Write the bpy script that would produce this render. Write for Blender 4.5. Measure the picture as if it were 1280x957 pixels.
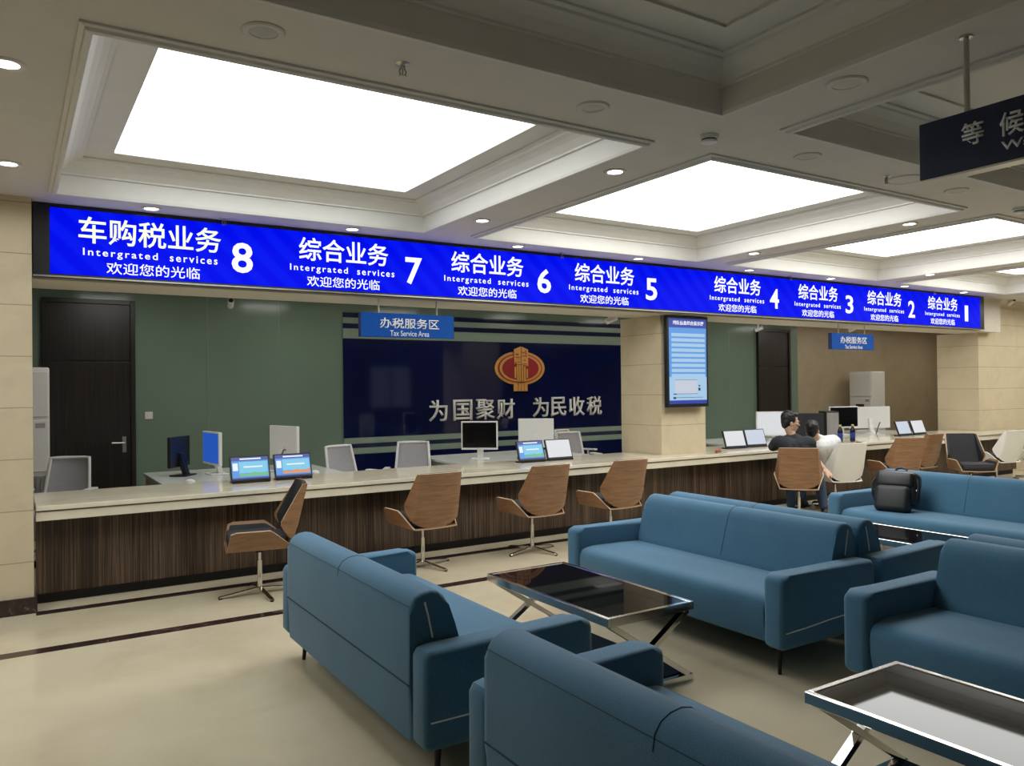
import bpy, bmesh, math, random
from mathutils import Vector, Matrix, Euler
random.seed(7)
SC = bpy.context.scene
COL = SC.collection
for o in list(bpy.data.objects):
    bpy.data.objects.remove(o)
R = math.radians
PI = math.pi

# ------------------------------------------------------------------ camera
cd = bpy.data.cameras.new('camera')
cam = bpy.data.objects.new('camera', cd)
COL.objects.link(cam)
cd.sensor_width = 36.0
cd.lens = 36.0 * 985.75 / 1280
yaw, pitch, roll = R(32.398), R(-0.380), R(-0.659)
f = Vector((math.sin(yaw), math.cos(yaw), 0)); r = Vector((math.cos(yaw), -math.sin(yaw), 0)); u = Vector((0, 0, 1))
f2 = f * math.cos(pitch) - u * math.sin(pitch); u2 = u * math.cos(pitch) + f * math.sin(pitch)
r3 = r * math.cos(roll) + u2 * math.sin(roll); u3 = u2 * math.cos(roll) - r * math.sin(roll)
cam.matrix_world = Matrix(((r3.x, u3.x, -f2.x, 0), (r3.y, u3.y, -f2.y, 0), (r3.z, u3.z, -f2.z, 1.6), (0, 0, 0, 1)))
SC.camera = cam
cd.clip_end = 200

# ------------------------------------------------------------------ light, exposure
SC.view_settings.view_transform = 'Standard'
SC.view_settings.look = 'None'
SC.view_settings.gamma = 1.0
SC.view_settings.exposure = 0.0
SC.view_settings.use_curve_mapping = False
PANEL = 4.3            # brightness of the lit ceiling panels
DOWN = 9.0             # brightness of the small downlights
LED = 1.15
STAFF = 11.5            # brightness of the unseen lamps added over the staff desks
w = bpy.data.worlds.new('daylight'); SC.world = w
w.use_nodes = True
bg = w.node_tree.nodes['Background']
bg.inputs[0].default_value = (0.75, 0.85, 1.0, 1); bg.inputs[1].default_value = 0.35

# ------------------------------------------------------------------ helpers
def tag(o, label=None, cat=None, group=None, kind=None):
    if label: o['label'] = label
    if cat: o['category'] = cat
    if group: o['group'] = group
    if kind: o['kind'] = kind
    return o

def thing(name, label, cat, loc=(0, 0, 0), rz=0.0, group=None):
    o = bpy.data.objects.new(name, None); COL.objects.link(o)
    o.empty_display_size = 0.1
    o.location = loc; o.rotation_euler = (0, 0, rz)
    return tag(o, label, cat, group)

def obj(name, bm, mat, parent=None, smooth=False, mats=None):
    bmesh.ops.recalc_face_normals(bm, faces=bm.faces[:])
    me = bpy.data.meshes.new(name); bm.to_mesh(me); bm.free()
    for m in (mats or [mat]): me.materials.append(m)
    if smooth: shade(me)
    o = bpy.data.objects.new(name, me); COL.objects.link(o)
    if parent: o.parent = parent
    return o

def shade(me, ang=40):
    for p in me.polygons: p.use_smooth = True
    try: me.set_sharp_from_angle(angle=R(ang))
    except Exception: pass

def struct(name, bm, mat, parent=None, smooth=False, mats=None):
    o = obj(name, bm, mat, parent, smooth, mats)
    if not parent: o['kind'] = 'structure'
    return o

def copy_tree(o, parent=None):
    c = o.copy(); COL.objects.link(c)
    if parent: c.parent = parent
    for ch in list(o.children): copy_tree(ch, c)
    return c

def NB(): return bmesh.new()

def add(bm, src, mtx=None):
    if mtx is not None: bmesh.ops.transform(src, matrix=mtx, verts=src.verts[:])
    me = bpy.data.meshes.new('tmp'); src.to_mesh(me); src.free()
    n0 = len(bm.faces)
    bm.from_mesh(me); bpy.data.meshes.remove(me)
    bm.faces.ensure_lookup_table()
    return bm.faces[n0:]

def box(bm, x0, x1, y0, y1, z0, z1, bev=0.0, seg=2, mtx=None, mi=0):
    b = bmesh.new()
    bmesh.ops.create_cube(b, size=1.0, matrix=Matrix.Translation(((x0 + x1) / 2, (y0 + y1) / 2, (z0 + z1) / 2)) @ Matrix.Diagonal((abs(x1 - x0), abs(y1 - y0), abs(z1 - z0), 1)))
    if bev > 0:
        bmesh.ops.bevel(b, geom=b.edges[:], offset=bev, segments=seg, affect='EDGES', profile=0.5, clamp_overlap=True)
    fs = add(bm, b, mtx)
    for q in fs: q.material_index = mi
    return bm

def prism(bm, pts, a0, a1, axis='y', bev=0.0, seg=2, mtx=None):
    """closed outline extruded along an axis; pts are the two other coordinates in order"""
    b = bmesh.new()
    def P(p, a):
        if axis == 'y': return (p[0], a, p[1])
        if axis == 'x': return (a, p[0], p[1])
        return (p[0], p[1], a)
    A = [b.verts.new(P(p, a0)) for p in pts]; B = [b.verts.new(P(p, a1)) for p in pts]
    fa = b.faces.new(A); fb = b.faces.new(list(reversed(B)))
    n = len(pts)
    for i in range(n):
        b.faces.new((A[i], B[i], B[(i + 1) % n], A[(i + 1) % n]))
    if bev > 0:
        ed = list(fa.edges) + list(fb.edges)
        bmesh.ops.bevel(b, geom=ed, offset=bev, segments=seg, affect='EDGES', profile=0.5, clamp_overlap=True)
    add(bm, b, mtx)
    return bm

def cyl(bm, p0, p1, r0, r1=None, n=16):
    r1 = r0 if r1 is None else r1
    p0 = Vector(p0); p1 = Vector(p1); d = p1 - p0
    b = bmesh.new()
    bmesh.ops.create_cone(b, cap_ends=True, cap_tris=False, segments=n, radius1=r0, radius2=r1, depth=d.length)
    add(bm, b, Matrix.Translation((p0 + p1) / 2) @ d.to_track_quat('Z', 'Y').to_matrix().to_4x4())
    return bm

def lathe(bm, prof, n=24, mtx=None):
    b = bmesh.new(); rings = []
    for (rr, z) in prof:
        if rr < 1e-6: rings.append([b.verts.new((0, 0, z))])
        else: rings.append([b.verts.new((rr * math.cos(2 * PI * i / n), rr * math.sin(2 * PI * i / n), z)) for i in range(n)])
    for A, B in zip(rings, rings[1:]):
        for i in range(n):
            a, a2 = A[i % len(A)], A[(i + 1) % len(A)]; c, c2 = B[i % len(B)], B[(i + 1) % len(B)]
            vs = []
            for v in (a, a2, c2, c):
                if v not in vs: vs.append(v)
            if len(vs) > 2: b.faces.new(vs)
    add(bm, b, mtx); return bm

def tube(bm, pts, rad, n=8, closed=False):
    pts = [Vector(p) for p in pts]; b = bmesh.new(); rings = []
    N = len(pts); up = None
    for i, p in enumerate(pts):
        a = pts[i - 1] if (i > 0 or closed) else p; c = pts[(i + 1) % N] if (i < N - 1 or closed) else p
        t = (c - a).normalized()
        if up is None:
            up = t.orthogonal().normalized()
        up = (up - t * up.dot(t)).normalized(); s = t.cross(up)
        rr = rad[i] if isinstance(rad, (list, tuple)) else rad
        rings.append([b.verts.new(p + (up * math.cos(2 * PI * k / n) + s * math.sin(2 * PI * k / n)) * rr) for k in range(n)])
    pairs = list(zip(rings, rings[1:])) + ([(rings[-1], rings[0])] if closed else [])
    for A, B in pairs:
        for k in range(n): b.faces.new((A[k], A[(k + 1) % n], B[(k + 1) % n], B[k]))
    if not closed:
        b.faces.new(rings[0]); b.faces.new(list(reversed(rings[-1])))
    add(bm, b); return bm

def ball(bm, c, rx, ry=None, rz=None, sub=2, mtx=None):
    ry = rx if ry is None else ry; rz = rx if rz is None else rz
    b = bmesh.new(); bmesh.ops.create_icosphere(b, subdivisions=sub, radius=1.0)
    m = Matrix.Translation(c) @ (mtx or Matrix.Identity(4)) @ Matrix.Diagonal((rx, ry, rz, 1))
    add(bm, b, m); return bm

def shell(bm, grid, th, rim=1):
    """grid[i][j] of points -> a sheet of thickness th (towards the normal side), rim faces get material index rim"""
    I, J = len(grid), len(grid[0])
    V = [[Vector(p) for p in row] for row in grid]
    Nn = [[None] * J for _ in range(I)]
    for i in range(I):
        for j in range(J):
            du = V[min(i + 1, I - 1)][j] - V[max(i - 1, 0)][j]; dv = V[i][min(j + 1, J - 1)] - V[i][max(j - 1, 0)]
            n = du.cross(dv)
            Nn[i][j] = n.normalized() if n.length > 1e-9 else Vector((0, 0, 1))
    A = [[bm.verts.new(V[i][j]) for j in range(J)] for i in range(I)]
    B = [[bm.verts.new(V[i][j] + Nn[i][j] * th) for j in range(J)] for i in range(I)]
    for i in range(I - 1):
        for j in range(J - 1):
            bm.faces.new((A[i][j], A[i + 1][j], A[i + 1][j + 1], A[i][j + 1]))
            bm.faces.new((B[i][j], B[i][j + 1], B[i + 1][j + 1], B[i + 1][j]))
    loop = [(i, 0) for i in range(I)] + [(I - 1, j) for j in range(1, J)] + [(i, J - 1) for i in range(I - 2, -1, -1)] + [(0, j) for j in range(J - 2, 0, -1)]
    L = len(loop)
    for k in range(L):
        a, b = loop[k], loop[(k + 1) % L]
        q = bm.faces.new((A[a[0]][a[1]], A[b[0]][b[1]], B[b[0]][b[1]], B[a[0]][a[1]])); q.material_index = rim
    return bm

_dg = bpy.context.evaluated_depsgraph_get
def glyphs(s, w_box, h_box, bold=0.0, depth=0.002, space=1.0):
    """text as a bmesh in the XY plane, stretched to fill w_box x h_box centred on the origin"""
    cu = bpy.data.curves.new('glyphs', 'FONT'); cu.body = s; cu.offset = bold; cu.space_character = space
    cu.resolution_u = 3
    o = bpy.data.objects.new('glyphs', cu); COL.objects.link(o)
    me = bpy.data.meshes.new_from_object(o.evaluated_get(_dg()))
    b = bmesh.new(); b.from_mesh(me)
    bpy.data.objects.remove(o); bpy.data.curves.remove(cu); bpy.data.meshes.remove(me)
    xs = [v.co.x for v in b.verts]; ys = [v.co.y for v in b.verts]
    cx, cy = (min(xs) + max(xs)) / 2, (min(ys) + max(ys)) / 2
    sx = w_box / max(1e-6, max(xs) - min(xs)); sy = h_box / max(1e-6, max(ys) - min(ys))
    for v in b.verts: v.co = ((v.co.x - cx) * sx, (v.co.y - cy) * sy, 0)
    ret = bmesh.ops.extrude_face_region(b, geom=b.faces[:])
    for g in ret['geom']:
        if isinstance(g, bmesh.types.BMVert): g.co.z += depth
    return b

FRONT = Matrix(((1, 0, 0, 0), (0, 0, -1, 0), (0, 1, 0, 0), (0, 0, 0, 1)))     # XY plane -> wall facing -Y
def text(name, s, x0, x1, z0, z1, y, mat, parent, bold=0.01, depth=0.002, space=1.0):
    b = glyphs(s, x1 - x0, z1 - z0, bold, depth, space)
    bm = NB(); add(bm, b, Matrix.Translation(((x0 + x1) / 2, y, (z0 + z1) / 2)) @ FRONT)
    return obj(name, bm, mat, parent)

# ------------------------------------------------------------------ materials
class MT:
    def __init__(s, name, col=(0.5, 0.5, 0.5), rough=0.5, metal=0.0, spec=0.5, coat=0.0):
        s.m = bpy.data.materials.new(name); s.m.use_nodes = True
        s.nt = s.m.node_tree; s.b = s.nt.nodes['Principled BSDF']
        s.b.inputs['Base Color'].default_value = (*col, 1); s.b.inputs['Roughness'].default_value = rough
        s.b.inputs['Metallic'].default_value = metal; s.b.inputs['Specular IOR Level'].default_value = spec
        if coat: s.b.inputs['Coat Weight'].default_value = coat; s.b.inputs['Coat Roughness'].default_value = 0.05
    def n(s, t, **kw):
        nd = s.nt.nodes.new(t)
        for k, v in kw.items():
            if k.startswith('i_'): nd.inputs[k[2:].replace('_', ' ')].default_value = v
            else: setattr(nd, k, v)
        return nd
    def l(s, a, b): s.nt.links.new(a, b)
    def coord(s, scale=(1, 1, 1), kind='Object'):
        tc = s.n('ShaderNodeTexCoord'); mp = s.n('ShaderNodeMapping'); mp.inputs['Scale'].default_value = scale
        s.l(tc.outputs[kind], mp.inputs['Vector']); return mp.outputs['Vector']
    def world(s, scale=(1, 1, 1)):
        g = s.n('ShaderNodeNewGeometry'); mp = s.n('ShaderNodeMapping'); mp.inputs['Scale'].default_value = scale
        s.l(g.outputs['Position'], mp.inputs['Vector']); return mp.outputs['Vector']
    def noise(s, vec, scale=5, detail=3, rough=0.5, dist=0.0):
        q = s.n('ShaderNodeTexNoise'); q.inputs['Scale'].default_value = scale; q.inputs['Detail'].default_value = detail
        q.inputs['Roughness'].default_value = rough; q.inputs['Distortion'].default_value = dist
        s.l(vec, q.inputs['Vector']); return q.outputs['Fac']
    def ramp(s, fac, stops):
        q = s.n('ShaderNodeValToRGB'); e = q.color_ramp.elements
        while len(e) < len(stops): e.new(0.5)
        for el, (p, c) in zip(e, stops): el.position = p; el.color = (*c, 1)
        s.l(fac, q.inputs['Fac']); return q.outputs['Color']
    def base(s, col): s.l(col, s.b.inputs['Base Color']); return s
    def bump(s, h, strength=0.2, dist=0.01):
        q = s.n('ShaderNodeBump'); q.inputs['Strength'].default_value = strength; q.inputs['Distance'].default_value = dist
        s.l(h, q.inputs['Height']); s.l(q.outputs['Normal'], s.b.inputs['Normal']); return s
    def emit(s, col, strength):
        s.b.inputs['Emission Color'].default_value = (*col, 1); s.b.inputs['Emission Strength'].default_value = strength; return s

def flat(name, col, rough=0.5, metal=0.0, var=0.06, scale=30, spec=0.5, coat=0.0):
    """plain finish with a slight procedural mottling"""
    t = MT(name, col, rough, metal, spec, coat)
    fac = t.noise(t.coord(), scale, 2)
    lo = tuple(c * (1 - var) for c in col); hi = tuple(min(1, c * (1 + var)) for c in col)
    t.base(t.ramp(fac, [(0.3, lo), (0.7, hi)])); return t.m

def glow(name, col, strength, rough=0.4):
    t = MT(name, (0.02, 0.02, 0.02), rough); t.emit(col, strength); return t.m

M = {}
M['ceiling'] = flat('ceiling_paint', (0.61, 0.58, 0.535), 0.7, var=0.02, scale=6)
M['crown'] = flat('crown_moulding_paint', (0.66, 0.645, 0.60), 0.6, var=0.02, scale=6)
M['panel_off'] = flat('unlit_stretch_panel', (0.58, 0.56, 0.50), 0.5, var=0.02)
M['panel_on'] = glow('lit_stretch_panel', (0.97, 1.0, 1.0), PANEL)
M['panel_bright'] = glow('brighter_lit_stretch_panel', (1.0, 1.0, 0.97), PANEL * 1.5)  # stronger glow for panels right of the first, raised to brighten that side
M['lamp'] = glow('downlight_glow', (1.0, 0.98, 0.95), DOWN)
M['staff_fill_lamp'] = glow('staff_fill_glow', (1.0, 0.97, 0.92), STAFF)  # glow of the added fill lamps on the staff side
M['lamp_off'] = flat('downlight_off', (0.45, 0.43, 0.38), 0.3)
M['white_plastic'] = flat('white_plastic', (0.72, 0.71, 0.68), 0.35, var=0.015)
M['ac_white'] = flat('appliance_white', (0.66, 0.65, 0.61), 0.35, var=0.015)
M['grey_plastic'] = flat('grey_plastic', (0.30, 0.29, 0.28), 0.5)
M['black_plastic'] = flat('black_plastic', (0.012, 0.012, 0.014), 0.35)
M['black_matte'] = flat('black_matte', (0.010, 0.011, 0.013), 0.6)
M['screen_off'] = flat('dark_screen', (0.004, 0.004, 0.005), 0.12)
M['chrome'] = flat('chrome', (0.74, 0.72, 0.68), 0.10, metal=1.0, var=0.02)
M['steel'] = flat('brushed_steel', (0.55, 0.53, 0.48), 0.28, metal=1.0, var=0.05)
M['black_metal'] = flat('black_metal', (0.012, 0.012, 0.013), 0.35, metal=0.3)
M['silver_letter'] = flat('brushed_silver_letters', (0.74, 0.73, 0.68), 0.5)
M['gold'] = flat('gold_relief', (0.62, 0.30, 0.07), 0.4)
M['red'] = flat('red_enamel', (0.30, 0.015, 0.02), 0.35)
M['letter_white'] = flat('white_lettering', (0.80, 0.80, 0.78), 0.5)
M['letter_grey'] = flat('pale_grey_lettering', (0.72, 0.74, 0.74), 0.5)
M['sign_blue'] = flat('sign_blue', (0.004, 0.072, 0.34), 0.6, spec=0.15)
M['sign_edge'] = flat('sign_edge_navy', (0.008, 0.03, 0.13), 0.4)
M['sign_navy'] = flat('sign_navy', (0.006, 0.016, 0.055), 0.4)
M['white_fabric'] = flat('white_upholstery', (0.82, 0.80, 0.74), 0.5, var=0.015)
M['mesh_grey'] = flat('grey_chair_mesh', (0.36, 0.35, 0.36), 0.8, var=0.25, scale=220)
M['dark_pad'] = flat('charcoal_upholstery', (0.018, 0.019, 0.022), 0.75, var=0.2, scale=90)
M['white_wire'] = flat('white_piping', (0.75, 0.74, 0.70), 0.5)
M['seam'] = flat('sofa_seam', (0.012, 0.036, 0.062), 0.9)
t = MT('black_glass', (0.006, 0.006, 0.007), 0.4, spec=0.0)
gl = t.n('ShaderNodeBsdfGlossy'); gl.inputs['Roughness'].default_value = 0.025; gl.inputs['Color'].default_value = (0.9, 0.9, 0.9, 1)
fr = t.n('ShaderNodeFresnel'); fr.inputs['IOR'].default_value = 1.42
mu = t.n('ShaderNodeMath', operation='MULTIPLY'); t.l(fr.outputs[0], mu.inputs[0]); mu.inputs[1].default_value = 0.62
ms = t.n('ShaderNodeMixShader'); t.l(mu.outputs[0], ms.inputs[0]); t.l(t.b.outputs[0], ms.inputs[1]); t.l(gl.outputs[0], ms.inputs[2])
t.l(ms.outputs[0], t.nt.nodes['Material Output'].inputs['Surface']); M['glass_black'] = t.m
M['desk_white'] = flat('desk_laminate', (0.62, 0.64, 0.60), 0.18)
M['desk_side'] = flat('desk_side_grey', (0.27, 0.27, 0.24), 0.45)

t = MT('polished_floor', rough=0.10, spec=0.45)
v = t.world((0.55, 0.55, 0.55)); fa = t.noise(v, 2.6, 5, 0.6, 0.4)
cb = t.ramp(fa, [(0.25, (0.49, 0.42, 0.285)), (0.5, (0.56, 0.49, 0.345)), (0.8, (0.61, 0.545, 0.40))])
br = t.n('ShaderNodeTexBrick'); br.offset = 0.0; t.l(t.world((1, 1, 1)), br.inputs['Vector'])
br.inputs['Color1'].default_value = (1, 1, 1, 1); br.inputs['Color2'].default_value = (0.985, 0.985, 0.98, 1); br.inputs['Mortar'].default_value = (0.97, 0.965, 0.955, 1)
br.inputs['Scale'].default_value = 1.0; br.inputs['Brick Width'].default_value = 1.0; br.inputs['Row Height'].default_value = 1.0; br.inputs['Mortar Size'].default_value = 0.0018
mx = t.n('ShaderNodeMix', data_type='RGBA', blend_type='MULTIPLY'); mx.inputs['Factor'].default_value = 1.0
t.l(cb, mx.inputs[6]); t.l(br.outputs['Color'], mx.inputs[7]); t.base(mx.outputs[2]); M['floor'] = t.m

t = MT('dark_marble', rough=0.12)
v = t.world((1, 1, 1)); a = t.noise(v, 7, 6, 0.65, 1.6)
t.base(t.ramp(a, [(0.42, (0.022, 0.012, 0.012)), (0.52, (0.035, 0.018, 0.017)), (0.60, (0.05, 0.028, 0.026)), (0.68, (0.20, 0.16, 0.14)), (0.72, (0.04, 0.02, 0.02))])); M['dark_marble'] = t.m

def stone(name, c, rough, joint):
    t = MT(name, rough=rough)
    v = t.world((1, 1, 1)); a = t.noise(v, 3.0, 6, 0.6, 0.8)
    cb = t.ramp(a, [(0.25, tuple(k * 0.88 for k in c)), (0.5, c), (0.75, tuple(k * 1.07 for k in c))])
    if joint:
        g = t.n('ShaderNodeNewGeometry'); sp = t.n('ShaderNodeSeparateXYZ'); t.l(g.outputs['Position'], sp.inputs[0])
        a1 = t.n('ShaderNodeMath', operation='SUBTRACT'); t.l(sp.outputs['Z'], a1.inputs[0]); a1.inputs[1].default_value = -0.005
        md = t.n('ShaderNodeMath', operation='MODULO'); t.l(a1.outputs[0], md.inputs[0]); md.inputs[1].default_value = 0.375
        lt = t.n('ShaderNodeMath', operation='LESS_THAN'); t.l(md.outputs[0], lt.inputs[0]); lt.inputs[1].default_value = 0.007
        mx = t.n('ShaderNodeMix', data_type='RGBA'); t.l(lt.outputs[0], mx.inputs['Factor']); t.l(cb, mx.inputs[6])
        mx.inputs[7].default_value = (c[0] * 0.62, c[1] * 0.58, c[2] * 0.5, 1); cb = mx.outputs[2]
        t.bump(lt.outputs[0], 0.4, -0.004)
    t.base(cb); return t.m
M['pillar_stone'] = stone('cream_stone_tiles', (0.61, 0.515, 0.355), 0.22, True)
M['tan_wall'] = stone('tan_wall_tiles', (0.36, 0.29, 0.185), 0.45, False)
M['counter_stone'] = stone('cream_counter_stone', (0.72, 0.655, 0.51), 0.10, False)
M['lintel'] = flat('lintel_paint', (0.62, 0.57, 0.47), 0.6, var=0.03)

t = MT('zebrano_veneer', rough=0.28)
v = t.world((95, 95, 0.8)); a = t.noise(v, 1.0, 4, 0.75, 0.2)
v2 = t.world((9, 9, 0.25)); b_ = t.noise(v2, 1.0, 2, 0.5)
ad = t.n('ShaderNodeMath', operation='MULTIPLY_ADD'); t.l(b_, ad.inputs[0]); ad.inputs[1].default_value = 0.35; t.l(a, ad.inputs[2])
t.base(t.ramp(ad.outputs[0], [(0.48, (0.008, 0.005, 0.003)), (0.60, (0.026, 0.015, 0.009)), (0.70, (0.060, 0.036, 0.021)), (0.80, (0.16, 0.105, 0.066)), (0.88, (0.06, 0.038, 0.023))])); M['zebrano'] = t.m

t = MT('dark_door_veneer', rough=0.35)
v = t.world((60, 60, 0.8)); a = t.noise(v, 1.0, 4, 0.7)
t.base(t.ramp(a, [(0.35, (0.008, 0.006, 0.005)), (0.55, (0.016, 0.012, 0.010)), (0.75, (0.045, 0.034, 0.027))])); M['door_veneer'] = t.m

t = MT('walnut_ply', rough=0.35)
v = t.coord((3, 3, 26)); a = t.noise(v, 1.5, 5, 0.6, 0.6)
t.base(t.ramp(a, [(0.28, (0.20, 0.095, 0.042)), (0.5, (0.29, 0.15, 0.072)), (0.75, (0.37, 0.205, 0.105))])); M['walnut'] = t.m
M['ply_edge'] = flat('pale_ply_edge', (0.50, 0.36, 0.22), 0.5)

t = MT('blue_sofa_fabric', rough=0.78, spec=0.25)
v = t.coord((1, 1, 1)); a = t.noise(v, 420, 2, 0.6); b_ = t.noise(v, 3.5, 3)
ad = t.n('ShaderNodeMath', operation='MULTIPLY_ADD'); t.l(b_, ad.inputs[0]); ad.inputs[1].default_value = 0.25; t.l(a, ad.inputs[2])
t.base(t.ramp(ad.outputs[0], [(0.35, (0.029, 0.092, 0.158)), (0.62, (0.049, 0.146, 0.235)), (0.85, (0.074, 0.192, 0.295))]))
t.b.inputs['Sheen Weight'].default_value = 0.22; t.b.inputs['Sheen Roughness'].default_value = 0.5
t.bump(a, 0.25, 0.002); M['sofa'] = t.m

t = MT('green_back_painted_glass', rough=0.16, spec=0.3)
v = t.world((1, 1, 1)); a = t.noise(v, 0.8, 2)
t.base(t.ramp(a, [(0.3, (0.155, 0.215, 0.165)), (0.7, (0.175, 0.24, 0.185))])); M['green_glass'] = t.m
M['pale_green'] = flat('pale_green_glass', (0.24, 0.315, 0.25), 0.2, var=0.03, scale=2)
t = MT('navy_back_painted_glass', (0.004, 0.007, 0.045), 0.05, spec=0.5); 
a = t.noise(t.world(), 1.2, 2); t.base(t.ramp(a, [(0.3, (0.0035, 0.006, 0.036)), (0.7, (0.005, 0.009, 0.052))])); M['navy_glass'] = t.m

t = MT('led_matrix', (0.0, 0.0, 0.01), 0.6, spec=0.05)
wv = t.n('ShaderNodeTexWave', wave_type='BANDS', bands_direction='DIAGONAL'); t.l(t.world((1, 1, 1)), wv.inputs['Vector'])
wv.inputs['Scale'].default_value = 2.6; wv.inputs['Distortion'].default_value = 1.0; wv.inputs['Detail'].default_value = 1.0
col = t.ramp(wv.outputs['Fac'], [(0.25, (0.0, 0.003, 0.73)), (0.75, (0.001, 0.007, 0.77))])
t.l(col, t.b.inputs['Emission Color']); t.b.inputs['Emission Strength'].default_value = LED; M['led'] = t.m
M['led_white'] = glow('led_white_text', (0.95, 0.97, 1.0), 1.15)
M['led_cream'] = glow('led_cream_text', (0.93, 1.0, 0.72), 1.1)
M['scr_blue'] = glow('blue_screen', (0.01, 0.10, 0.55), 0.8)
M['scr_sky'] = glow('sky_blue_screen', (0.10, 0.33, 0.80), 0.9)
M['scr_pale'] = glow('pale_screen', (0.62, 0.68, 0.80), 0.85)
M['scr_white'] = glow('white_screen', (0.74, 0.76, 0.78), 0.9)
M['scr_bar'] = glow('screen_bar', (0.07, 0.10, 0.42), 0.8)
M['scr_cyan'] = glow('screen_cyan', (0.22, 0.62, 0.86), 0.9)
M['scr_row'] = glow('screen_row_pale', (0.42, 0.66, 0.90), 0.85)
M['scr_orange'] = glow('screen_orange', (0.85, 0.35, 0.12), 0.8)
M['scr_green'] = glow('screen_green', (0.20, 0.60, 0.28), 0.8)
M['scr_navy'] = glow('screen_navy', (0.02, 0.05, 0.42), 0.8)
M['scr_text'] = glow('screen_text', (0.85, 0.9, 1.0), 0.95)
M['scr_dark'] = glow('screen_dark_mark', (0.03, 0.05, 0.15), 0.5)

M['skin'] = flat('skin', (0.52, 0.32, 0.22), 0.5, var=0.05)
M['hair'] = flat('black_hair', (0.006, 0.005, 0.005), 0.45, var=0.4, scale=120)
M['tee_dark'] = flat('dark_grey_cotton', (0.018, 0.020, 0.024), 0.85, var=0.15, scale=60)
M['tee_white'] = flat('white_cotton', (0.70, 0.70, 0.70), 0.85, var=0.03, scale=40)
M['jeans'] = flat('blue_denim', (0.040, 0.070, 0.125), 0.85, var=0.25, scale=120)
M['shoe'] = flat('black_shoe', (0.012, 0.012, 0.012), 0.5)
M['lens_clear'] = MT('spectacle_lens', (0.25, 0.25, 0.25), 0.05).m
M['nylon'] = flat('black_nylon', (0.010, 0.011, 0.013), 0.5, var=0.3, scale=150)
M['bottle_clear'] = flat('clear_plastic', (0.60, 0.60, 0.57), 0.15)
M['label_red'] = flat('red_label', (0.55, 0.05, 0.05), 0.4)
M['label_blue'] = flat('blue_label', (0.02, 0.04, 0.22), 0.4)
M['drink_dark'] = flat('dark_drink', (0.010, 0.008, 0.02), 0.1)
M['cap_yellow'] = flat('pale_yellow_cap', (0.55, 0.50, 0.22), 0.4)
M['curtain'] = flat('pale_blind', (0.6, 0.6, 0.6), 0.7)

# ------------------------------------------------------------------ the hall: floor, ceiling, walls
XL, XR, YB, YF = -6.0, 20.0, -7.0, 7.15       # hall
H = 3.04
bm = NB(); box(bm, XL - 0.2, XR + 0.2, YB - 0.2, 10.3, -0.2, 0.0); struct('floor', bm, M['floor'])
bm = NB(); box(bm, XL, 13.9, 5.68, 5.79, 0.0, 0.0015); struct('trim_1', bm, M['dark_marble'])
bm = NB(); box(bm, 0.14, 13.9, 6.66, 6.77, 0.0, 0.0015); struct('trim_2', bm, M['dark_marble'])

PX0, PITCH, CW = 0.27, 3.43, 2.88
cofx = [(PX0 + PITCH * k, PX0 + PITCH * k + CW) for k in range(-2, 6)]
cofy = [(3.48, 6.42), (-0.06, 2.88), (-3.60, -0.66)]
def ceiling_plane():
    bm = NB()
    xs = sorted({XL, XR} | {c for p in cofx for c in p if XL < c < XR})
    ys = sorted({YB, 7.0} | {c for p in cofy for c in p})
    holes = [(a, b, c, d) for a, b in cofx for c, d in cofy]
    for i in range(len(xs) - 1):
        for j in range(len(ys) - 1):
            mxx, myy = (xs[i] + xs[i + 1]) / 2, (ys[j] + ys[j + 1]) / 2
            if any(a < mxx < b and c < myy < d for a, b, c, d in holes): continue
            vs = [bm.verts.new(p) for p in ((xs[i], ys[j], H), (xs[i], ys[j + 1], H), (xs[i + 1], ys[j + 1], H), (xs[i + 1], ys[j], H))]
            bm.faces.new(vs)
    bmesh.ops.remove_doubles(bm, verts=bm.verts[:], dist=1e-4)
    # an upper slab closes the void over the coffers
    box(bm, XL - 0.2, XR + 0.2, YB - 0.2, 10.3, 3.40, 3.5)
    return bm
ceil = struct('ceiling', ceiling_plane(), M['ceiling'])
PROF = [(-0.042, 3.041), (-0.042, 3.029), (-0.024, 3.024), (-0.018, 3.012), (-0.004, 3.008), (0.008, 3.010), (0.012, 3.03), (0.012, 3.15), (0.03, 3.152), (0.03, 3.165), (0.045, 3.18), (0.07, 3.205), (0.10, 3.222), (0.13, 3.232), (0.135, 3.245), (0.16, 3.25), (0.16, 3.262), (0.34, 3.262), (0.34, 3.275)]
def coffer_frame(x0, x1, y0, y1):
    bm = NB(); prev = None
    for d, z in PROF:
        ring = [bm.verts.new((x, y, z)) for x, y in ((x0 + d, y0 + d), (x1 - d, y0 + d), (x1 - d, y1 - d), (x0 + d, y1 - d))]
        if prev:
            for k in range(4): bm.faces.new((prev[k], prev[(k + 1) % 4], ring[(k + 1) % 4], ring[k]))
        prev = ring
    return bm
n = 2
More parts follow.
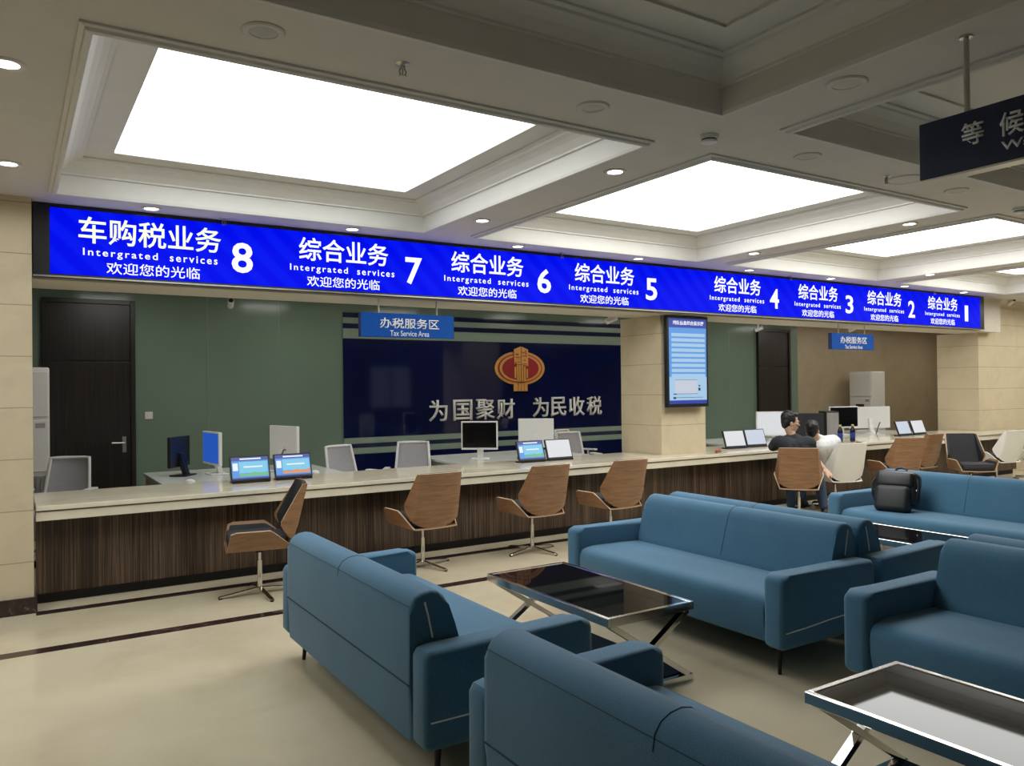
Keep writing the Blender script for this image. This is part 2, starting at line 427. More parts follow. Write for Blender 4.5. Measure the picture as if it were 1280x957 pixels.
for j, (y0, y1) in enumerate(cofy):
    for i, (x0, x1) in enumerate(cofx):
        n += 1
        if x1 > XR or x0 < XL: continue
        struct('trim_%d' % n, coffer_frame(x0, x1, y0, y1), M['crown'])
        d = 0.335
        bm = NB(); box(bm, x0 + d, x1 - d, y0 + d, y1 - d, 3.275, 3.295)
        lit = j == 0
        pn = obj('ceiling_light', bm, M[('panel_bright' if i > 2 else 'panel_on') if lit else 'panel_off'])
        if j == 0:
            lab = {2: 'large lit white ceiling panel above the LED windows 8 and 7, nearest the left', 3: 'lit white ceiling panel in the coffer above LED windows 6 and 5',
                   4: 'lit white ceiling panel in the coffer above LED windows 4 and 3', 5: 'farthest lit white ceiling panel above LED windows 2 and 1'}.get(i)
        elif j == 1:
            lab = {2: 'unlit square ceiling panel at the top edge, left of the hanging waiting sign', 3: 'unlit ceiling panel in the coffer behind the hanging navy waiting sign'}.get(i)
        else: lab = None
        if not lab: lab = ('lit white ceiling panel past the %s edge of the picture' % ('left' if i < 2 else 'right')) if lit else 'unlit white ceiling panel outside the picture'
        hidden = lab == 'unlit white ceiling panel outside the picture'
        tag(pn, lab, 'ceiling light', 'lit ceiling panels' if lit else ('unlit ceiling panels outside the picture' if hidden else 'unlit ceiling panels'))

# bulkhead carrying the LED sign, and its lintel
bm = NB(); box(bm, -0.6, 14.45, 6.98, 7.60, 2.47, 3.395); struct('trim_30', bm, M['lintel'])
# walls
def wall(name, x0, x1, y0, y1, z0, z1, m): 
    bm = NB(); box(bm, x0, x1, y0, y1, z0, z1); return struct(name, bm, m)
wall('wall_left', XL - 0.2, XL, YB, 10.2, 0, 3.4, M['tan_wall'])
wall('wall_right', XR, XR + 0.2, YB, 10.2, 0, 3.4, M['pillar_stone'])
# wall behind the viewer with daylight windows
wz0, wz1 = 0.9, 2.5
wins = [(-4.6, -2.9), (-0.6, 1.1), (3.2, 4.9), (7.0, 8.7), (11.0, 12.7), (15.0, 16.7)]
bm = NB(); xs = [XL] + [c for p in wins for c in p] + [XR]
for i in range(0, len(xs), 2): box(bm, xs[i], xs[i + 1], YB - 0.2, YB, 0, 3.4)
for a, b in wins: box(bm, a, b, YB - 0.2, YB, 0, wz0); box(bm, a, b, YB - 0.2, YB, wz1, 3.4)
struct('wall_rear', bm, M['tan_wall'])
for k, (a, b) in enumerate(wins):
    bm = NB()
    for (x0, x1, z0, z1) in ((a, a + 0.06, wz0, wz1), (b - 0.06, b, wz0, wz1), (a, b, wz0, wz0 + 0.06), (a, b, wz1 - 0.06, wz1), ((a + b) / 2 - 0.03, (a + b) / 2 + 0.03, wz0, wz1)):
        box(bm, x0, x1, YB - 0.13, YB - 0.07, z0, z1)
    struct('window_%d' % (k + 1), bm, M['white_plastic'])
# left pillar with dark marble foot
wall('wall_front_left', XL, 0.13, 6.76, 7.60, 0.0, H + 0.3, M['pillar_stone'])
bm = NB(); box(bm, XL, 0.15, 6.735, 6.76, 0, 0.118, 0.003); box(bm, 0.13, 0.15, 6.755, 6.94, 0, 0.118, 0.003); struct('baseboard_front', bm, M['dark_marble'])
# pillar in the middle of the counter, and the wall pier at the far right
wall('wall_pillar', 6.66, 7.41, 7.12, 7.86, 0.0, 2.47, M['pillar_stone'])
wall('wall_pier', 14.1, XR, 7.18, 7.90, 0.0, 2.47, M['pillar_stone'])
wall('wall_front_right', 14.46, XR, 7.18, 7.60, 2.47, 3.38, M['pillar_stone'])
# staff side
IC = 2.80
bm = NB(); box(bm, XL, 12.95, 10.0, 10.2, 0, 3.4); struct('wall_back', bm, M['green_glass'])
bm = NB(); box(bm, 12.95, XR, 10.0, 10.2, 0, 3.4); struct('wall_back_right', bm, M['tan_wall'])
bm = NB(); box(bm, XL, XR, 7.60, 10.0, IC, IC + 0.1); struct('ceiling_staff', bm, M['ceiling'])
# narrow joints between the wall glass sheets
for k, x in enumerate((2.0, 2.86, 10.03, 11.03)):
    bm = NB(); box(bm, x - 0.003, x + 0.003, 9.997, 10.0, 0.0, IC); struct('trim_%d' % (31 + k), bm, M['desk_side'])

def door(name, x0, x1, ztop, y, handle):
    bm = NB(); 
    for (a, b, c, d) in ((x0, x0 + 0.05, 0, ztop), (x1 - 0.05, x1, 0, ztop), (x0 + 0.05, x1 - 0.05, ztop - 0.05, ztop)):
        box(bm, a, b, y - 0.06, y, c, d, 0.004)
    fr = struct(name, bm, M['door_veneer'])
    bm = NB(); box(bm, x0 + 0.05, x1 - 0.05, y - 0.035, y, 0.005, 1.95, 0.003)
    for z in (0.75, 0.93, 0.45): box(bm, x0 + 0.2, x1 - 0.2, y - 0.038, y - 0.034, z, z + 0.006)
    obj('door_leaf', bm, M['door_veneer'], fr)
    bm = NB(); box(bm, x0 + 0.05, x1 - 0.05, y - 0.035, y, 1.965, ztop - 0.05, 0.003); obj('transom_panel', bm, M['door_veneer'], fr)
    if handle:
        bm = NB(); box(bm, x1 - 0.14, x1 - 0.10, y - 0.045, y - 0.034, 0.92, 1.10, 0.004); cyl(bm, (x1 - 0.12, y - 0.04, 1.03), (x1 - 0.12, y - 0.09, 1.03), 0.01)
        cyl(bm, (x1 - 0.12, y - 0.085, 1.03), (x1 - 0.25, y - 0.085, 1.035), 0.009); obj('door_handle', bm, M['steel'], fr)
    return fr
door('door_1', 0.28, 1.20, 2.65, 10.0, True)
door('door_2', 11.76, 12.68, 2.66, 10.0, True)
bm = NB(); box(bm, 1.30, 1.385, 9.985, 10.0, 1.29, 1.375, 0.006); box(bm, 1.325, 1.36, 9.98, 9.986, 1.305, 1.36, 0.002)
tag(obj('light_switch', bm, M['white_plastic']), 'small white wall switch on the green glass right of the left door', 'light switch')

# ------------------------------------------------------------------ navy slogan wall
bp = thing('glass_wall_panel', 'navy blue glass panel with stripes on the green wall behind the staff desks', 'wall panel', (3.70, 9.985, 0))
bm = NB(); box(bm, 0, 6.3, -0.006, 0.012, 0.965, 2.285, 0.002); obj('main_sheet', bm, M['navy_glass'], bp)
for z0, z1 in ((2.565, 2.63), (2.42, 2.485), (0.83, 0.885), (0.42, 0.745)):
    bm = NB(); box(bm, 0, 6.3, -0.006, 0.012, z0, z1, 0.002); obj('stripe', bm, M['navy_glass'], bp)
for z0, z1 in ((2.487, 2.563), (2.287, 2.418), (0.887, 0.963), (0.747, 0.828)):
    bm = NB(); box(bm, 0, 6.3, -0.004, 0.012, z0, z1, 0.002); obj('pale_stripe', bm, M['pale_green'], bp)['label'] = 'pale green stripe'
lt = thing('wall_lettering', 'silver Chinese slogan of eight raised characters on the navy glass panel', 'lettering', (4.94, 9.975, 1.14))
xs = [0.00, 0.385, 0.755, 1.115, 1.755, 2.09, 2.44, 2.79]
cw = [0.29, 0.31, 0.32, 0.31, 0.29, 0.29, 0.30, 0.30]
for k, ch in enumerate('为国聚财为民收税'):
    b = glyphs(ch, cw[k], 0.30, 0.010, 0.018); bm = NB(); add(bm, b, Matrix.Translation((xs[k] + cw[k] / 2, 0, 0.155 + (0.012 if k > 3 else 0))) @ FRONT)
    obj('character', bm, M['silver_letter'], lt)

def disc(bm, rx, rz, y0, y1, cx=0, cz=0, n=56):
    prism(bm, [(cx + rx * math.cos(2 * PI * i / n), cz + rz * math.sin(2 * PI * i / n)) for i in range(n)], y0, y1, 'y'); return bm
em = thing('emblem', 'oval red and gold tax emblem above the silver slogan on navy glass', 'emblem', (6.47, 9.978, 1.90))
bm = NB(); disc(bm, 0.445, 0.255, -0.02, 0.0); obj('outer_ring', bm, M['gold'], em)
bm = NB(); disc(bm, 0.395, 0.222, -0.026, -0.018); obj('red_band', bm, M['red'], em)
bm = NB(); disc(bm, 0.372, 0.206, -0.031, -0.024); obj('inner_ring', bm, M['gold'], em)
bm = NB(); disc(bm, 0.325, 0.178, -0.036, -0.029); obj('red_field', bm, M['red'], em)
bm = NB()
prism(bm, [(-0.125, 0.28), (-0.005, 0.325), (-0.005, 0.06), (-0.125, 0.06)], -0.05, -0.034, 'y')
prism(bm, [(0.005, 0.325), (0.125, 0.28), (0.125, 0.03), (0.005, 0.06)], -0.05, -0.034, 'y')
for x, z0, z1 in ((-0.105, -0.15, 0.02), (-0.062, -0.18, 0.05), (-0.022, -0.195, 0.05), (0.022, -0.195, 0.05), (0.062, -0.18, 0.03), (0.105, -0.15, -0.01)):
    box(bm, x - 0.014, x + 0.014, -0.05, -0.034, z0, z1)
obj('centre_figure', bm, M['gold'], em)
for x0, x1, z0, z1 in ((-0.10, -0.05, 0.195, 0.215), (-0.10, -0.01, 0.155, 0.165), (0.02, 0.055, 0.225, 0.245), (0.075, 0.09, 0.20, 0.27), (0.02, 0.11, 0.175, 0.188), (0.05, 0.075, 0.105, 0.125), (-0.11, -0.085, 0.06, 0.085), (-0.07, -0.025, 0.085, 0.093), (0.03, 0.1, 0.06, 0.07)):
    bm = NB(); box(bm, x0, x1, -0.053, -0.045, z0, z1); obj('groove', bm, M['red'], em)
bm = NB()
for x0, x1 in ((-0.125, -0.07), (-0.035, -0.006), (0.006, 0.05), (0.065, 0.12)): box(bm, x0, x1, -0.03, 0.0, -0.345, -0.235)
box(bm, -0.125, 0.12, -0.02, 0.0, -0.345, -0.235); obj('foot', bm, M['gold'], em)

# ------------------------------------------------------------------ service counter
ct = thing('service_counter', 'long service counter with cream stone top and dark striped wood front', 'counter', (0, 0, 0))
bm = NB(); box(bm, 0.15, 14.9, 6.97, 7.09, 0.085, 0.66); obj('front_panel', bm, M['zebrano'], ct)
bm = NB(); box(bm, 0.15, 14.9, 7.03, 7.08, 0.0, 0.085); obj('kick_plate', bm, M['black_matte'], ct)
bm = NB(); box(bm, 0.145, 15.0, 6.81, 7.11, 0.655, 0.722, 0.003); obj('lower_fascia', bm, M['counter_stone'], ct)
bm = NB(); box(bm, 0.145, 15.0, 6.795, 7.11, 0.732, 0.768, 0.004)
box(bm, 0.145, 6.645, 7.11, 7.72, 0.732, 0.768, 0.0); box(bm, 7.425, 14.085, 7.11, 7.72, 0.732, 0.768, 0.0)
obj('stone_top', bm, M['counter_stone'], ct)
bm = NB(); box(bm, 0.145, 15.0, 6.83, 7.10, 0.722, 0.732); obj('shadow_gap', bm, M['desk_side'], ct)
for x in (0.3, 3.2, 6.4, 7.6, 10.9, 13.9):
    bm = NB(); box(bm, x - 0.02, x + 0.02, 7.09, 7.68, 0.0, 0.732); obj('bracket', bm, M['desk_side'], ct)

# ------------------------------------------------------------------ LED sign over the counter
ls = thing('led_sign', 'long blue LED sign listing windows 8 to 1 over the service counter', 'led sign', (0, 6.98, 0))
ZS0, ZS1 = 2.485, 3.038
bm = NB(); box(bm, 0.14, 13.72, -0.10, 0.0, ZS0, ZS1, 0.004)
obj('housing', bm, M['black_plastic'], ls)
bm = NB(); box(bm, 0.25, 13.58, -0.104, -0.099, ZS0 + 0.022, ZS1 - 0.03); obj('led_screen', bm, M['led'], ls)
bm = NB(); box(bm, 0.14, 13.72, -0.106, -0.098, ZS0 - 0.004, ZS0 + 0.008); obj('frame_edge', bm, M['steel'], ls)
yt = -0.1045
def block(title, x, wt, num, lx, ex, dx, tm):
    text('title', title, x, x + wt, 2.755, 2.962, yt, tm, ls, 0.012)
    text('english_word', 'Intergrated', ex, ex + 0.53, 2.645, 2.718, yt, M['led_white'], ls, 0.009, space=1.3)
    text('english_word', 'services', ex + 0.62, ex + 0.99, 2.660, 2.718, yt, M['led_white'], ls, 0.009, space=1.3)
    text('greeting', '欢迎您的光临', lx, lx + 0.69, 2.528, 2.622, yt, M['led_white'], ls, 0.004)
    text('window_number', num, dx, dx + (0.175 if num != '1' else 0.10), 2.605, 2.862, yt, M['led_white'], ls, 0.018)
block('车购税业务', 0.44, 1.05, '8', 0.63, 0.47, 1.575, M['led_cream'])
for num, x in (('7', 2.15), ('6', 3.67), ('5', 5.19), ('4', 7.34), ('3', 8.94), ('2', 10.48), ('1', 12.04)):
    block('综合业务', x, 0.85, num, x + 0.07, x - 0.08, x + 1.025 + (0.04 if num == '1' else 0), M['led_white'])

# ------------------------------------------------------------------ hanging signs
def tax_sign(x0, y, label, z0=2.105, z1=2.335, wd=0.985):
    s = thing('hanging_sign', label, 'hanging sign', (x0, y, 0), 0, 'tax service area signs')
    bm = NB(); box(bm, 0, wd, -0.03, 0.03, z0, z1, 0.004); obj('sign_board', bm, M['sign_blue'], s)
    for xe in (-0.004, wd):
        bm = NB(); box(bm, xe, xe + 0.004, -0.03, 0.03, z0, z1); obj('edge_trim', bm, M['sign_edge'], s)
    text('chinese_line', '办税服务区', 0.19, 0.82, z0 + 0.085, z0 + 0.185, -0.0305, M['letter_white'], s, 0.012)
    text('english_line', 'Tax Service Area', 0.295, 0.71, z0 + 0.012, z0 + 0.066, -0.0305, M['letter_white'], s, 0.0)
    for x in (0.19, 0.81):
        bm = NB(); cyl(bm, (x, 0, z1), (x, 0, 2.47), 0.009, n=10); obj('hanging_rod', bm, M['steel'], s)
    return s
tax_sign(2.78, 7.05, 'blue tax service area sign hanging under LED windows 7 and 6')
tax_sign(9.85, 7.05, 'blue tax service area sign hanging under LED windows 3 and 2')

s = thing('waiting_sign', 'large navy waiting area sign hanging from a grey pole near the ceiling', 'hanging sign', (3.36, 1.93, 0))
bm = NB(); box(bm, -0.03, 0.03, -1.5, 0.0, 2.475, 2.72, 0.003); obj('sign_board', bm, M['sign_navy'], s)
bm = NB(); box(bm, -0.034, 0.034, -1.5, 0.0, 2.467, 2.475); obj('bottom_rail', bm, M['steel'], s)
SIDE = Matrix(((0, 0, -1, 0), (-1, 0, 0, 0), (0, 1, 0, 0), (0, 0, 0, 1)))      # text facing -X, reading towards -Y
def side_text(name, st, y0, y1, z0, z1):
    b = glyphs(st, y0 - y1, z1 - z0, 0.015, 0.002); bm = NB(); add(bm, b, Matrix.Translation((-0.0305, (y0 + y1) / 2, (z0 + z1) / 2)) @ SIDE)
    obj(name, bm, M['letter_grey'], s)
side_text('character', '等', -0.18, -0.27, 2.575, 2.67); side_text('character', '候', -0.33, -0.42, 2.575, 2.67); side_text('character', '区', -0.48, -0.57, 2.575, 2.67)
side_text('english_line', 'Waiting Area', -0.335, -0.75, 2.51, 2.556)
for y in (-0.19, -1.25):
    bm = NB(); cyl(bm, (0, y, 2.72), (0, y, H), 0.011); cyl(bm, (0, y, H - 0.008), (0, y, H), 0.025); obj('hanging_rod', bm, M['steel'], s)

# ------------------------------------------------------------------ ceiling fittings
def downlight(x, y, z, on, label, rad=0.062):
    d = thing('downlight', label, 'downlight', (x, y, z), 0, 'lit downlights' if on else 'unlit downlights')
    bm = NB(); lathe(bm, [(rad * 0.80, 0.0), (rad * 0.82, -0.008), (rad * 1.12, -0.010), (rad * 1.22, -0.004), (rad * 1.22, 0.0)], 28); obj('trim_ring', bm, M['crown' if on else 'panel_off'], d, True)
    bm = NB(); lathe(bm, [(0, -0.0075), (rad * 0.5, -0.0085), (rad * 0.82, -0.006), (rad * 0.82, 0.0), (0, 0.0)], 28); obj('lens', bm, M['lamp' if on else 'lamp_off'], d, True)
    return d
words8 = ['8', '7', '6', '5', '4', '3', '2', '1']
for k, x in enumerate((0.93, 2.58, 4.34, 5.95, 7.77, 9.39, 11.13, 12.75)):
    downlight(x, 6.70, H, True, 'small lit downlight in the ceiling strip above LED window %s' % words8[k])
bn = ['ceiling at the left picture edge', 'beam between first and second lit panels', 'beam between second and third lit panels', 'beam between third and fourth lit panels']
for k in range(4):
    for y, wv_ in ((4.06, 'nearer the viewer'), (5.82, 'nearer the LED sign')):
        downlight(-0.01 + 3.42 * k, y, H, True, 'lit downlight on %s, %s' % (bn[k], wv_))
for x, nm in ((0.86, 'above the first lit panel near the top left corner'), (2.53, 'left of the smoke detector, by the first lit panel corner'), (4.24, 'in front of the second lit panel'), (5.97, 'right of the sprinkler in front of the second lit panel')):
    downlight(x, 3.18, H, False, 'unlit round downlight %s' % nm, 0.07)
downlight(3.38, 2.31, H, False, 'unlit round downlight on the beam left of the hanging waiting sign', 0.08)

def smoke(x, y, label):
    d = thing('smoke_detector', label, 'smoke detector', (x, y, H), 0, 'smoke detectors')
    bm = NB(); lathe(bm, [(0, 0), (0.055, 0), (0.055, -0.018), (0.045, -0.022), (0, -0.022)], 24); obj('base', bm, M['white_plastic'], d, True)
    bm = NB(); lathe(bm, [(0.044, -0.022), (0.044, -0.030), (0, -0.030)], 24); obj('sensor_slot', bm, M['black_plastic'], d, True)
    bm = NB(); lathe(bm, [(0.046, -0.030), (0.043, -0.040), (0.028, -0.046), (0, -0.046)], 24); obj('cap', bm, M['white_plastic'], d, True)
smoke(3.40, 3.21, 'white smoke detector on the ceiling above the second lit panel corner')
smoke(7.05, 3.24, 'white smoke detector at the right picture edge above the third lit panel')
def sprinkler(x, y, z, label):
    d = thing('sprinkler', label, 'sprinkler', (x, y, z), 0, 'ceiling sprinklers')
    bm = NB(); lathe(bm, [(0, 0), (0.035, 0), (0.03, -0.006), (0.012, -0.010), (0.012, -0.02), (0, -0.02)], 18); obj('escutcheon', bm, M['steel'], d, True)
    bm = NB()
    for s_ in (-1, 1): tube(bm, [(0.008 * s_, 0, -0.018), (0.016 * s_, 0, -0.032), (0.013 * s_, 0, -0.046), (0.004 * s_, 0, -0.056)], 0.003, 6)
    cyl(bm, (0, 0, -0.02), (0, 0, -0.05), 0.003, n=8); obj('frame', bm, M['grey_plastic'], d)
    bm = NB(); lathe(bm, [(0, -0.056), (0.02, -0.056), (0.02, -0.059), (0, -0.059)], 16); obj('deflector', bm, M['steel'], d)
sprinkler(1.47, 3.19, H, 'sprinkler head on the ceiling beside the first lit panel')
sprinkler(5.13, 3.21, H, 'sprinkler head on the ceiling in front of the second lit panel')
sprinkler(1.50, 6.80, H, 'tiny sprinkler head over the LED sign near window 8')
sprinkler(4.97, 6.80, H, 'tiny sprinkler head over the LED sign between windows 6 and 5')
sprinkler(8.70, 6.80, H, 'tiny sprinkler head over the LED sign between windows 4 and 3')
sprinkler(12.1, 6.80, H, 'tiny sprinkler head over the LED sign near window 1')
d = thing('ceiling_speaker', 'round white ceiling loudspeaker half hidden behind the navy waiting sign', 'loudspeaker', (5.32, 3.19, H))
bm = NB(); lathe(bm, [(0.115, 0), (0.125, -0.002), (0.12, -0.008), (0.108, -0.010), (0.105, -0.006), (0.105, 0)], 32); obj('rim', bm, M['crown'], d, True)
bm = NB(); lathe(bm, [(0, -0.006), (0.106, -0.006), (0.106, 0), (0, 0)], 32); obj('grille', bm, M['panel_off'], d, True)

# unseen lamps added behind the bulkhead to brighten the staff side
for k, x in enumerate((1.0, 3.0, 5.0, 7.0, 9.0, 11.0, 13.0, 15.0, 17.0)):
    d = thing('ceiling_light', 'square lamp added to brighten the staff desks, hidden behind the LED sign', 'ceiling light', (x, 8.75, IC), 0, 'added staff fill lamps')
    bm = NB(); box(bm, -0.30, 0.30, -0.30, 0.30, -0.012, 0.0, 0.003, 1); obj('fill_lamp_frame', bm, M['white_plastic'], d)
    bm = NB(); box(bm, -0.28, 0.28, -0.28, 0.28, -0.015, -0.011); obj('fill_lamp_panel', bm, M['staff_fill_lamp'], d)

def cctv(loc, rz, label, drop=0.10):
    d = thing('security_camera', label, 'security camera', loc, rz, 'security cameras')
    bm = NB(); lathe(bm, [(0, 0), (0.04, 0), (0.04, -0.012), (0, -0.012)], 18); cyl(bm, (0, 0, -0.01), (0, 0, -drop), 0.013, n=12); ball(bm, (0, 0, -drop), 0.024); obj('bracket', bm, M['white_plastic'], d, True)
    mt = Matrix.Translation((0, -0.01, -drop - 0.02)) @ Matrix.Rotation(R(-22), 4, 'X')
    bm = NB(); b = bmesh.new(); lathe(b, [(0, -0.07), (0.032, -0.07), (0.035, -0.06), (0.035, 0.08), (0.030, 0.083), (0, 0.083)], 20, Matrix.Rotation(PI / 2, 4, 'X')); add(bm, b, mt); obj('camera_body', bm, M['white_plastic'], d, True)
    bm = NB(); b = bmesh.new(); lathe(b, [(0, 0.086), (0.028, 0.086), (0.028, 0.08), (0, 0.08)], 20, Matrix.Rotation(PI / 2, 4, 'X')); add(bm, b, mt); obj('lens_face', bm, M['screen_off'], d, True)
cctv((2.16, 9.5, IC), R(-10), 'white bullet security camera hanging before the green wall right of the left door', 0.16)
cctv((6.40, 7.75, IC), R(70), 'white bullet security camera at the left side of the middle pillar', 0.33)
cctv((11.35, 9.6, IC), R(40), 'white bullet security camera left of the far dark door', 0.17)
cctv((12.35, 8.4, IC), R(0), 'dark lensed security camera behind the far tax service area sign', 0.22)
cctv((14.75, 6.95, H), R(-30), 'white security camera under the ceiling at the right edge past the LED sign', 0.02)

# ------------------------------------------------------------------ queue display on the middle pillar
q = thing('queue_display', 'tall blue queue information screen hanging on the middle cream pillar', 'display screen', (6.66, 7.06, 1.345))
W_, H_ = 0.70, 1.115
bm = NB(); box(bm, 0, W_, -0.05, 0.0, 0, H_, 0.006); obj('bezel', bm, M['black_plastic'], q)
bm = NB(); box(bm, 0.10, W_ - 0.10, 0.0, 0.06, 0.35, 0.75); obj('wall_mount', bm, M['black_plastic'], q)
yy = -0.051
bm = NB(); box(bm, 0.035, W_ - 0.035, yy, -0.048, 0.04, H_ - 0.035); obj('screen', bm, M['scr_sky'], q)
bm = NB(); box(bm, 0.035, W_ - 0.035, yy - 0.001, yy, H_ - 0.145, H_ - 0.035); obj('header_bar', bm, M['scr_navy'], q)
bm = NB(); box(bm, 0.035, W_ - 0.035, yy - 0.001, yy, 0.04, 0.085); obj('footer_bar', bm, M['scr_navy'], q)
text('heading', '排队信息综合显示屏', 0.10, W_ - 0.08, H_ - 0.112, H_ - 0.06, yy - 0.001, M['scr_text'], q, 0.02)
bm = NB()
for k in range(9):
    z = H_ - 0.235 - k * 0.062
    box(bm, 0.075, W_ - 0.06, yy - 0.0008, yy, z - 0.018, z + 0.022)
obj('queue_rows', bm, M['scr_row'], q)
bm = NB(); box(bm, 0.035, W_ - 0.035, yy - 0.0006, yy, 0.085, 0.37); obj('notice_area', bm, M['scr_row'], q)
bm = NB(); box(bm, 0.13, 0.50, yy - 0.001, yy, 0.165, 0.33); obj('notice_box', bm, M['scr_pale'], q)
bm = NB(); box(bm, 0.13, 0.51, yy - 0.0015, yy, 0.160, 0.165); box(bm, 0.13, 0.50, yy - 0.0015, yy, 0.33, 0.334); box(bm, 0.09, 0.60, yy - 0.0015, yy, 0.115, 0.12)
box(bm, 0.52, 0.555, yy - 0.0015, yy, 0.20, 0.235); box(bm, 0.525, 0.55, yy - 0.0015, yy, 0.25, 0.27); box(bm, 0.10, 0.14, yy - 0.0015, yy, 0.10, 0.125); box(bm, 0.10, 0.15, yy - 0.0015, yy, 0.155, 0.168); obj('screen_marks', bm, M['scr_dark'], q)

# ------------------------------------------------------------------ sofas
def make_sofa(label):
    """faces +X, centre of the base at the origin"""
    s = thing('sofa', label, 'sofa', (0, 0, 0), 0, 'blue waiting sofas')
    L2 = 0.975; A = 0.135; D2 = 0.42
    bm = NB()
    prism(bm, [(-0.27, 0.165), (0.34, 0.165), (0.385, 0.19), (0.405, 0.28), (0.408, 0.36), (0.400, 0.395), (0.380, 0.418), (0.345, 0.430), (0.28, 0.434), (0.0, 0.428), (-0.27, 0.418)], -(L2 - A - 0.004), L2 - A - 0.004, 'y', 0.012, 2)
    obj('seat', bm, M['sofa'], s, True)
    bm = NB()
    prism(bm, [(-0.418, 0.165), (-0.424, 0.40), (-0.420, 0.68), (-0.412, 0.722), (-0.392, 0.748), (-0.360, 0.763), (-0.320, 0.768), (-0.284, 0.760), (-0.256, 0.735), (-0.240, 0.700), (-0.212, 0.62), (-0.165, 0.46), (-0.145, 0.40), (-0.19, 0.165)], -(L2 - A), L2 - A, 'y', 0.022, 3)
    bk = obj('backrest', bm, M['sofa'], s, True)
    bm = NB(); tube(bm, [(-0.4235, -0.835, 0.395), (-0.4235, 0.835, 0.395)], 0.004, 6); 
    obj('seam', bm, M['seam'], bk)
    bm = NB(); tube(bm, [(-0.4215, 0, 0.68), (-0.413, 0, 0.723), (-0.3925, 0, 0.749), (-0.360, 0, 0.764), (-0.320, 0, 0.769), (-0.2835, 0, 0.761), (-0.255, 0, 0.735), (-0.239, 0, 0.700), (-0.211, 0, 0.62), (-0.158, 0, 0.45)], 0.0013, 6); obj('seam', bm, M['seam'], bk)
    bm = NB(); tube(bm, [(-0.4165, -0.825, 0.712), (-0.4165, 0.825, 0.712)], 0.0012, 6); obj('seam', bm, M['seam'], bk)
    for sg in (-1, 1):
        bm = NB(); yv = sg * (L2 - A + 0.001)
        tube(bm, [(-0.352, yv, 0.725), (-0.335, yv, 0.66), (-0.318, yv, 0.575)], 0.004, 6); obj('piping', bm, M['white_wire'], bk)
        bm = NB(); y0, y1 = sorted((sg * L2, sg * (L2 - A)))
        prism(bm, [(-0.42, 0.19), (-0.40, 0.165), (0.395, 0.165), (0.42, 0.185), (0.42, 0.525), (0.412, 0.548), (0.39, 0.562), (0.35, 0.566), (-0.36, 0.566), (-0.40, 0.558), (-0.418, 0.53)], y0, y1, 'y', 0.03, 3)
        ar = obj('armrest', bm, M['sofa'], s, True)
        bm = NB(); yv = sg * (L2 + 0.001)
        tube(bm, [(0.395, yv, 0.262), (0.2, yv, 0.268), (0.0, yv, 0.28), (-0.2, yv, 0.285), (-0.395, yv, 0.285)], 0.0035, 6); obj('piping', bm, M['white_wire'], ar)
    for sx in (-1, 1):
        for sy in (-1, 1):
            bm = NB(); cyl(bm, (sx * 0.32, sy * 0.87, 0.0), (sx * 0.305, sy * 0.86, 0.17), 0.010, 0.017, 14); obj('leg', bm, M['black_metal'], s, True)
    return s
sofa0 = make_sofa('')
YR1, YR2 = 3.78, 1.50
used = False
def place_sofa(x, y, faces_right, label):
    global used
    o = sofa0 if not used else copy_tree(sofa0); used = True
    o.location = (x, y, 0); o.rotation_euler = (0, 0, 0 if faces_right else PI); o['label'] = label
    return o
place_sofa(1.78, YR1, True, 'blue fabric sofa on the left seen from behind, beside the chrome table')
place_sofa(3.90, YR1, False, 'blue fabric sofa in the centre facing left, behind the first chrome table')
place_sofa(4.78, YR1, True, 'blue fabric sofa turned away, back to back behind the centre sofa')
place_sofa(6.98, YR1, False, 'far blue fabric sofa carrying the black backpack')
place_sofa(1.78, YR2, True, 'blue fabric sofa in the foreground, its back filling the bottom of the picture')
place_sofa(3.94, YR2, False, 'blue fabric sofa at the right edge facing the nearest chrome table')
place_sofa(4.82, YR2, True, 'blue fabric sofa hardly seen behind the right edge sofa')

# ------------------------------------------------------------------ coffee tables
def make_table():
    t_ = thing('coffee_table', '', 'coffee table', (0, 0, 0), 0, 'chrome and black glass coffee tables')
    X, Y, Zt = 0.30, 0.60, 0.43
    bm = NB()
    for (x0, x1, y0, y1) in ((-X, -X + 0.025, -Y, Y), (X - 0.025, X, -Y, Y), (-X + 0.025, X - 0.025, -Y, -Y + 0.025), (-X + 0.025, X - 0.025, Y - 0.025, Y)):
        box(bm, x0, x1, y0, y1, Zt - 0.045, Zt, 0.002, 1)
    obj('top_frame', bm, M['chrome'], t_)
    bm = NB(); box(bm, -X + 0.022, X - 0.022, -Y + 0.022, Y - 0.022, Zt - 0.012, Zt - 0.003); obj('glass_top', bm, M['glass_black'], t_)
    for sy in (-1, 1):
        yc = sy * (Y - 0.03)
        bm = NB()
        for sx in (-1, 1):
            p0 = Vector((sx * (X - 0.03), 0, Zt - 0.045)); p1 = Vector((-sx * (X - 0.03), 0, 0.035))
            d_ = (p1 - p0); L = d_.length; ang = math.atan2(d_.x, d_.z)
            mt = Matrix.Translation(((p0 + p1) / 2) + Vector((0, yc + sx * 0.0005, 0))) @ Matrix.Rotation(ang, 4, 'Y')
            box(bm, -0.014, 0.014, -0.02, 0.02, -L / 2, L / 2, 0.001, 1, mt)
        obj('cross_leg', bm, M['chrome'], t_)
        bm = NB(); box(bm, -X, X, yc - 0.02, yc + 0.02, 0.0, 0.036, 0.001, 1); obj('foot_bar', bm, M['chrome'], t_)
    bm = NB(); box(bm, -X + 0.03, X - 0.03, -Y + 0.05, Y - 0.05, 0.03, 0.042); 
    obj('lower_shelf', bm, M['glass_black'], t_)
    return t_
t0 = make_table(); t0.location = (2.83, 3.71, 0); t0['label'] = 'black glass coffee table in front of the centre sofa'
